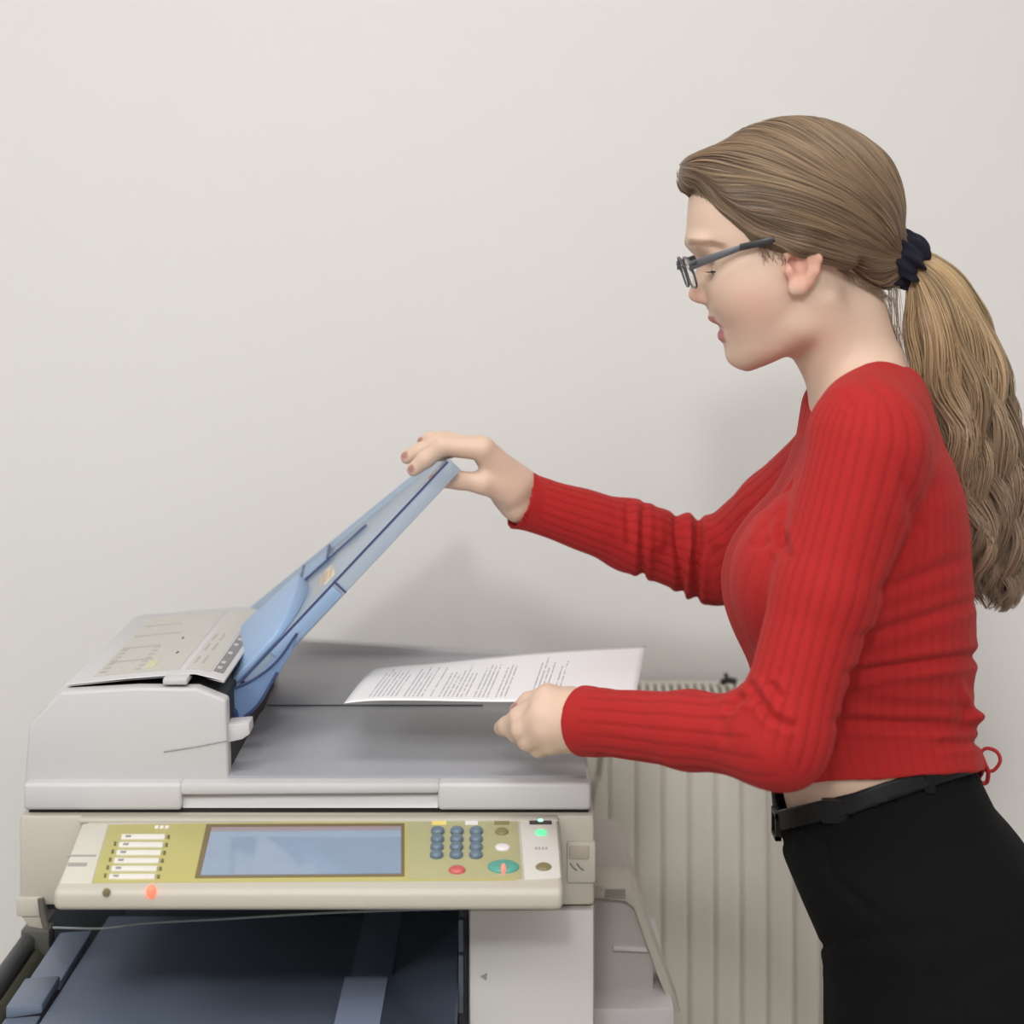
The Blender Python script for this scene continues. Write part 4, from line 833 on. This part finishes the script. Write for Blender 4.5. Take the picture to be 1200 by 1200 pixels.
# ---- trousers
def trousers(p):
    u, v = hv(p); u1, v1 = hp(p); d = smax(pelvis(p, 0.002), (v-1240)*s0, .02)
    for sg_, off in ((-1, 0), (1, 34)):
        y_ = PY+sg_*.086; hj = A(1088+off, 1180, PY); hj[1] = y_; kn_ = A(1072+off, 1560, PY); kn_[1] = y_; an_ = A(1098+off, 2010, PY); an_[1] = y_
        d = smin(d, cap(p, hj, kn_, .094, .070), .03); d = smin(d, cap(p, kn_, an_, .070, .055), .02)
    d = smax(d, (np.maximum(TOP(u1), HEM(u1)-14)-v1)*s0, .003); d = smax(d, (v-2040)*s0, .004)
    hol = smax(pelvis(p, -.002), (v1-TOP(u1)-22)*s0, .003)
    return smax(d, -hol, .002)
co, q = biggest(*mesh_sdf(trousers, (.22, 1.55, .04), (.62, 1.95, 1.06), .005))
u, v = hv(co); n = grad(trousers, co); pix = co[:, 0]/co[:, 1]*F+600; piy = (EYE-co[:, 2])/co[:, 1]*F+300; disp = 0
for (a, b, c_, e, wd, dp) in ((965, 990, 975, 1025, 4, .003), (975, 1025, 1015, 1062, 4, .003), (1015, 1062, 1050, 1085, 6, .002), (912, 985, 925, 992, 5, .003), (960, 1108, 1010, 1100, 5, .004), (1010, 1100, 1100, 1092, 8, .002), (1100, 1150, 1190, 1120, 12, .002), (970, 1130, 1040, 1140, 9, .002)):
    dv = np.array([c_-a, e-b], float); L = np.linalg.norm(dv); h = np.clip(((pix-a)*dv[0]+(piy-b)*dv[1])/L**2, 0, 1); disp = disp-dp*np.exp(-(np.hypot(pix-a-h*dv[0], piy-b-h*dv[1])/wd)**2)
co = co+n*np.asarray(disp)[:, None].astype(np.float32)
M_blk = mat('black_cloth', (15, 15, 16), .9, bump=.2, bscale=900); M_blk.node_tree.nodes['Principled BSDF'].inputs['Specular IOR Level'].default_value = .15; tr = sdf_obj('trousers', co, q, M_blk, woman)
BT = lambda u: np.interp(u, [880, 905, 1000, 1060, 1148, 1240], [957, 951, 929, 908, 879, 855])
def belt(p):
    u, v = hp(p); return np.maximum(np.maximum(np.abs(pelvis(p, .002)-.0016)-.0020, (np.maximum(BT(u), HEM(u)-8)-v)*s0), (v-BT(u)-25)*s0)
co, q = mesh_sdf(belt, (.22, 1.55, .92), (.60, 1.95, 1.06), .0021); M_bel = mat('belt_leather', (21, 20, 21), .42, bump=.05, bscale=600); M_bel.node_tree.nodes['Principled BSDF'].inputs['Specular IOR Level'].default_value = .22; bl = sdf_obj('belt', co, q, M_bel, woman)
xb = P(911, 962, PY).x; zb_ = P(911, 965, PY).z
bm = bmesh.new()
for (y0, y1, z0, z1) in ((-.014, -.010, -.013, .013), (.010, .014, -.013, .013), (-.014, .014, -.013, -.009), (-.014, .014, .009, .013)): add_box(bm, xb-.004, xb+.002, PY+y0, PY+y1, zb_+z0, zb_+z1)
bmobj('buckle', bm, mat('buckle_black', (30, 29, 28), .3, metal=.3), bl)
for x_, yv in ((980, 952), (1090, 917)):
    pp = np.array([P(x_, yv, PY)]*1, np.float32); yy = np.linspace(1.56, 1.75, 400); cand = np.stack([(x_-600)*yy/F, yy, EYE-(yv-300)*yy/F], -1).astype(np.float32)
    k = np.argmax(pelvis(cand, .006) < 0); y_ = yy[k]
    bm = bmesh.new(); add_box(bm, cand[k][0]-.0125 if x_ < 1000 else cand[k][0]-.005, cand[k][0]+.0125 if x_ < 1000 else cand[k][0]+.005, y_-.0015, y_+.006, cand[k][2]-.010, cand[k][2]+.012); bevel(bm, .001); bmobj('belt_loop', bm, M_bel, bl)
M_shoe = mat('shoe_black', (24, 24, 25), .4); M_sole = mat('sole_black', (16, 16, 16), .7)
for sg_, off in ((-1, 0), (1, 26)):
    y_ = PY+sg_*.086; a0 = A(1100+off, 2030, PY)
    def shoe(p, a0=a0, y_=y_):
        d = cap(p, V_(a0[0]+.01, y_, .058), V_(a0[0]-.14, y_, .034), .044, .030); d = smin(d, cap(p, V_(a0[0]+.0, y_, .06), V_(a0[0], y_, .10), .040, .042), .03); return smax(d, .012-p[:, 2], .004)
    co, q = mesh_sdf(shoe, (a0[0]-.2, y_-.07, .0), (a0[0]+.09, y_+.07, .16), .004); sh = sdf_obj('shoe', co, q, M_shoe, woman)
    co, q = mesh_sdf(lambda p: np.maximum(np.minimum(cap(p, V_(a0[0]+.01, y_, .01), V_(a0[0]-.14, y_, .01), .046, .034), 1)*1.0, np.maximum(p[:, 2]-.014, .0005-p[:, 2])), (a0[0]-.2, y_-.07, -.008), (a0[0]+.09, y_+.07, .03), .004); sdf_obj('sole', co, q, M_sole, sh)
# ------------------------------------------------------------------ eyeglasses, worn
M_fr = mat('frame_gunmetal', (92, 92, 96), .38, metal=.55); M_tip = mat('temple_tip_black', (38, 36, 36), .35); M_wire = mat('frame_silver', (170, 170, 172), .25, metal=.9)
gl = thing('eyeglasses', tuple(P(812, 318, PY)), 'dark metal rectangular eyeglasses worn low on the nose of the woman', 'glasses')
lx = lambda z: .1705+.32*(P(811, 318, PY).z-z)           # lens plane leans back at the foot
M_glass = mat('lens_glass', (245, 247, 246), .02, trans=1.0, alpha=.35)
for sg_ in (-1, 1):
    cy_ = PY+sg_*.0325; cz = P(811, 319, PY).z; pts = []
    for k in range(24):
        a = k*2*math.pi/24; ca, sa = math.cos(a), math.sin(a); yy = math.copysign(abs(ca)**.55, ca)*.0245; zz = math.copysign(abs(sa)**.6, sa)*.0145
        z = cz+zz; pts.append((lx(z)+max(0, yy*sg_)*.06, cy_+yy, z))
    pts.append(pts[0]); tube('rim', pts, .0011, M_fr, gl, 8, 2)
    bm = bmesh.new(); bm.faces.new([bm.verts.new(p) for p in pts[:-1]]); g_ = bmesh.ops.solidify(bm, geom=bm.faces[:], thickness=.0012); bmobj('lens', bm, M_glass, gl)
    e0 = Vector(pts[0 if sg_ > 0 else 12]); ey = PY+sg_*.0665
    zt = lambda px, py, Y=1.684: P(px, py, Y)
    k_ = (lambda v_: Vector((v_.x, PY+sg_*(PY-v_.y), v_.z)))
    q0, q1, q2, q3 = [k_(zt(px, py, Y)) for px, py, Y in ((808, 311, 1.688), (868, 290, 1.676), (905, 281, 1.669), (958, 292, 1.672))]
    plate('temple', [tuple(q0+Vector((0, 0, -.0055))), tuple(q1+Vector((0, 0, -.0030))), tuple(q1+Vector((0, 0, .0030))), tuple(q0+Vector((-.001, 0, .0035)))], (0, sg_, 0), .0014, M_fr, gl, .0003)
    plate('temple_tip', [tuple(q1+Vector((-.001, 0, -.0034))), tuple(q2+Vector((0, 0, -.0040))), tuple(q2+Vector((.002, 0, .0036))), tuple(q1+Vector((-.001, 0, .0034)))], (0, sg_, 0), .003, M_tip, gl, .0006)
    tube('temple_end', [q2, (q2+q3)/2+Vector((0, 0, .003)), q3], .0026, M_tip, gl, 8)
    tube('nose_pad_arm', [Vector((lx(cz)+.001, PY+sg_*.0105, cz+.004)), Vector((lx(cz)-.004, PY+sg_*.011, cz+.007)), Vector((lx(cz)+.005, PY+sg_*.0095, cz+.002))], .0006, M_wire, gl, 6)
    tube('end_piece', [e0, Vector((e0.x-.003, e0.y, e0.z+.007)), Vector((e0.x+.001, ey, q0.z+.003)), Vector((q0.x, q0.y, q0.z))], .0014, M_fr, gl, 8)
cz = P(811, 319, PY).z; tube('bridge', [Vector((lx(cz)-.0005, PY-.009, cz+.006)), Vector((lx(cz)-.003, PY, cz+.0085)), Vector((lx(cz)-.0005, PY+.009, cz+.006))], .0013, M_fr, gl, 8)
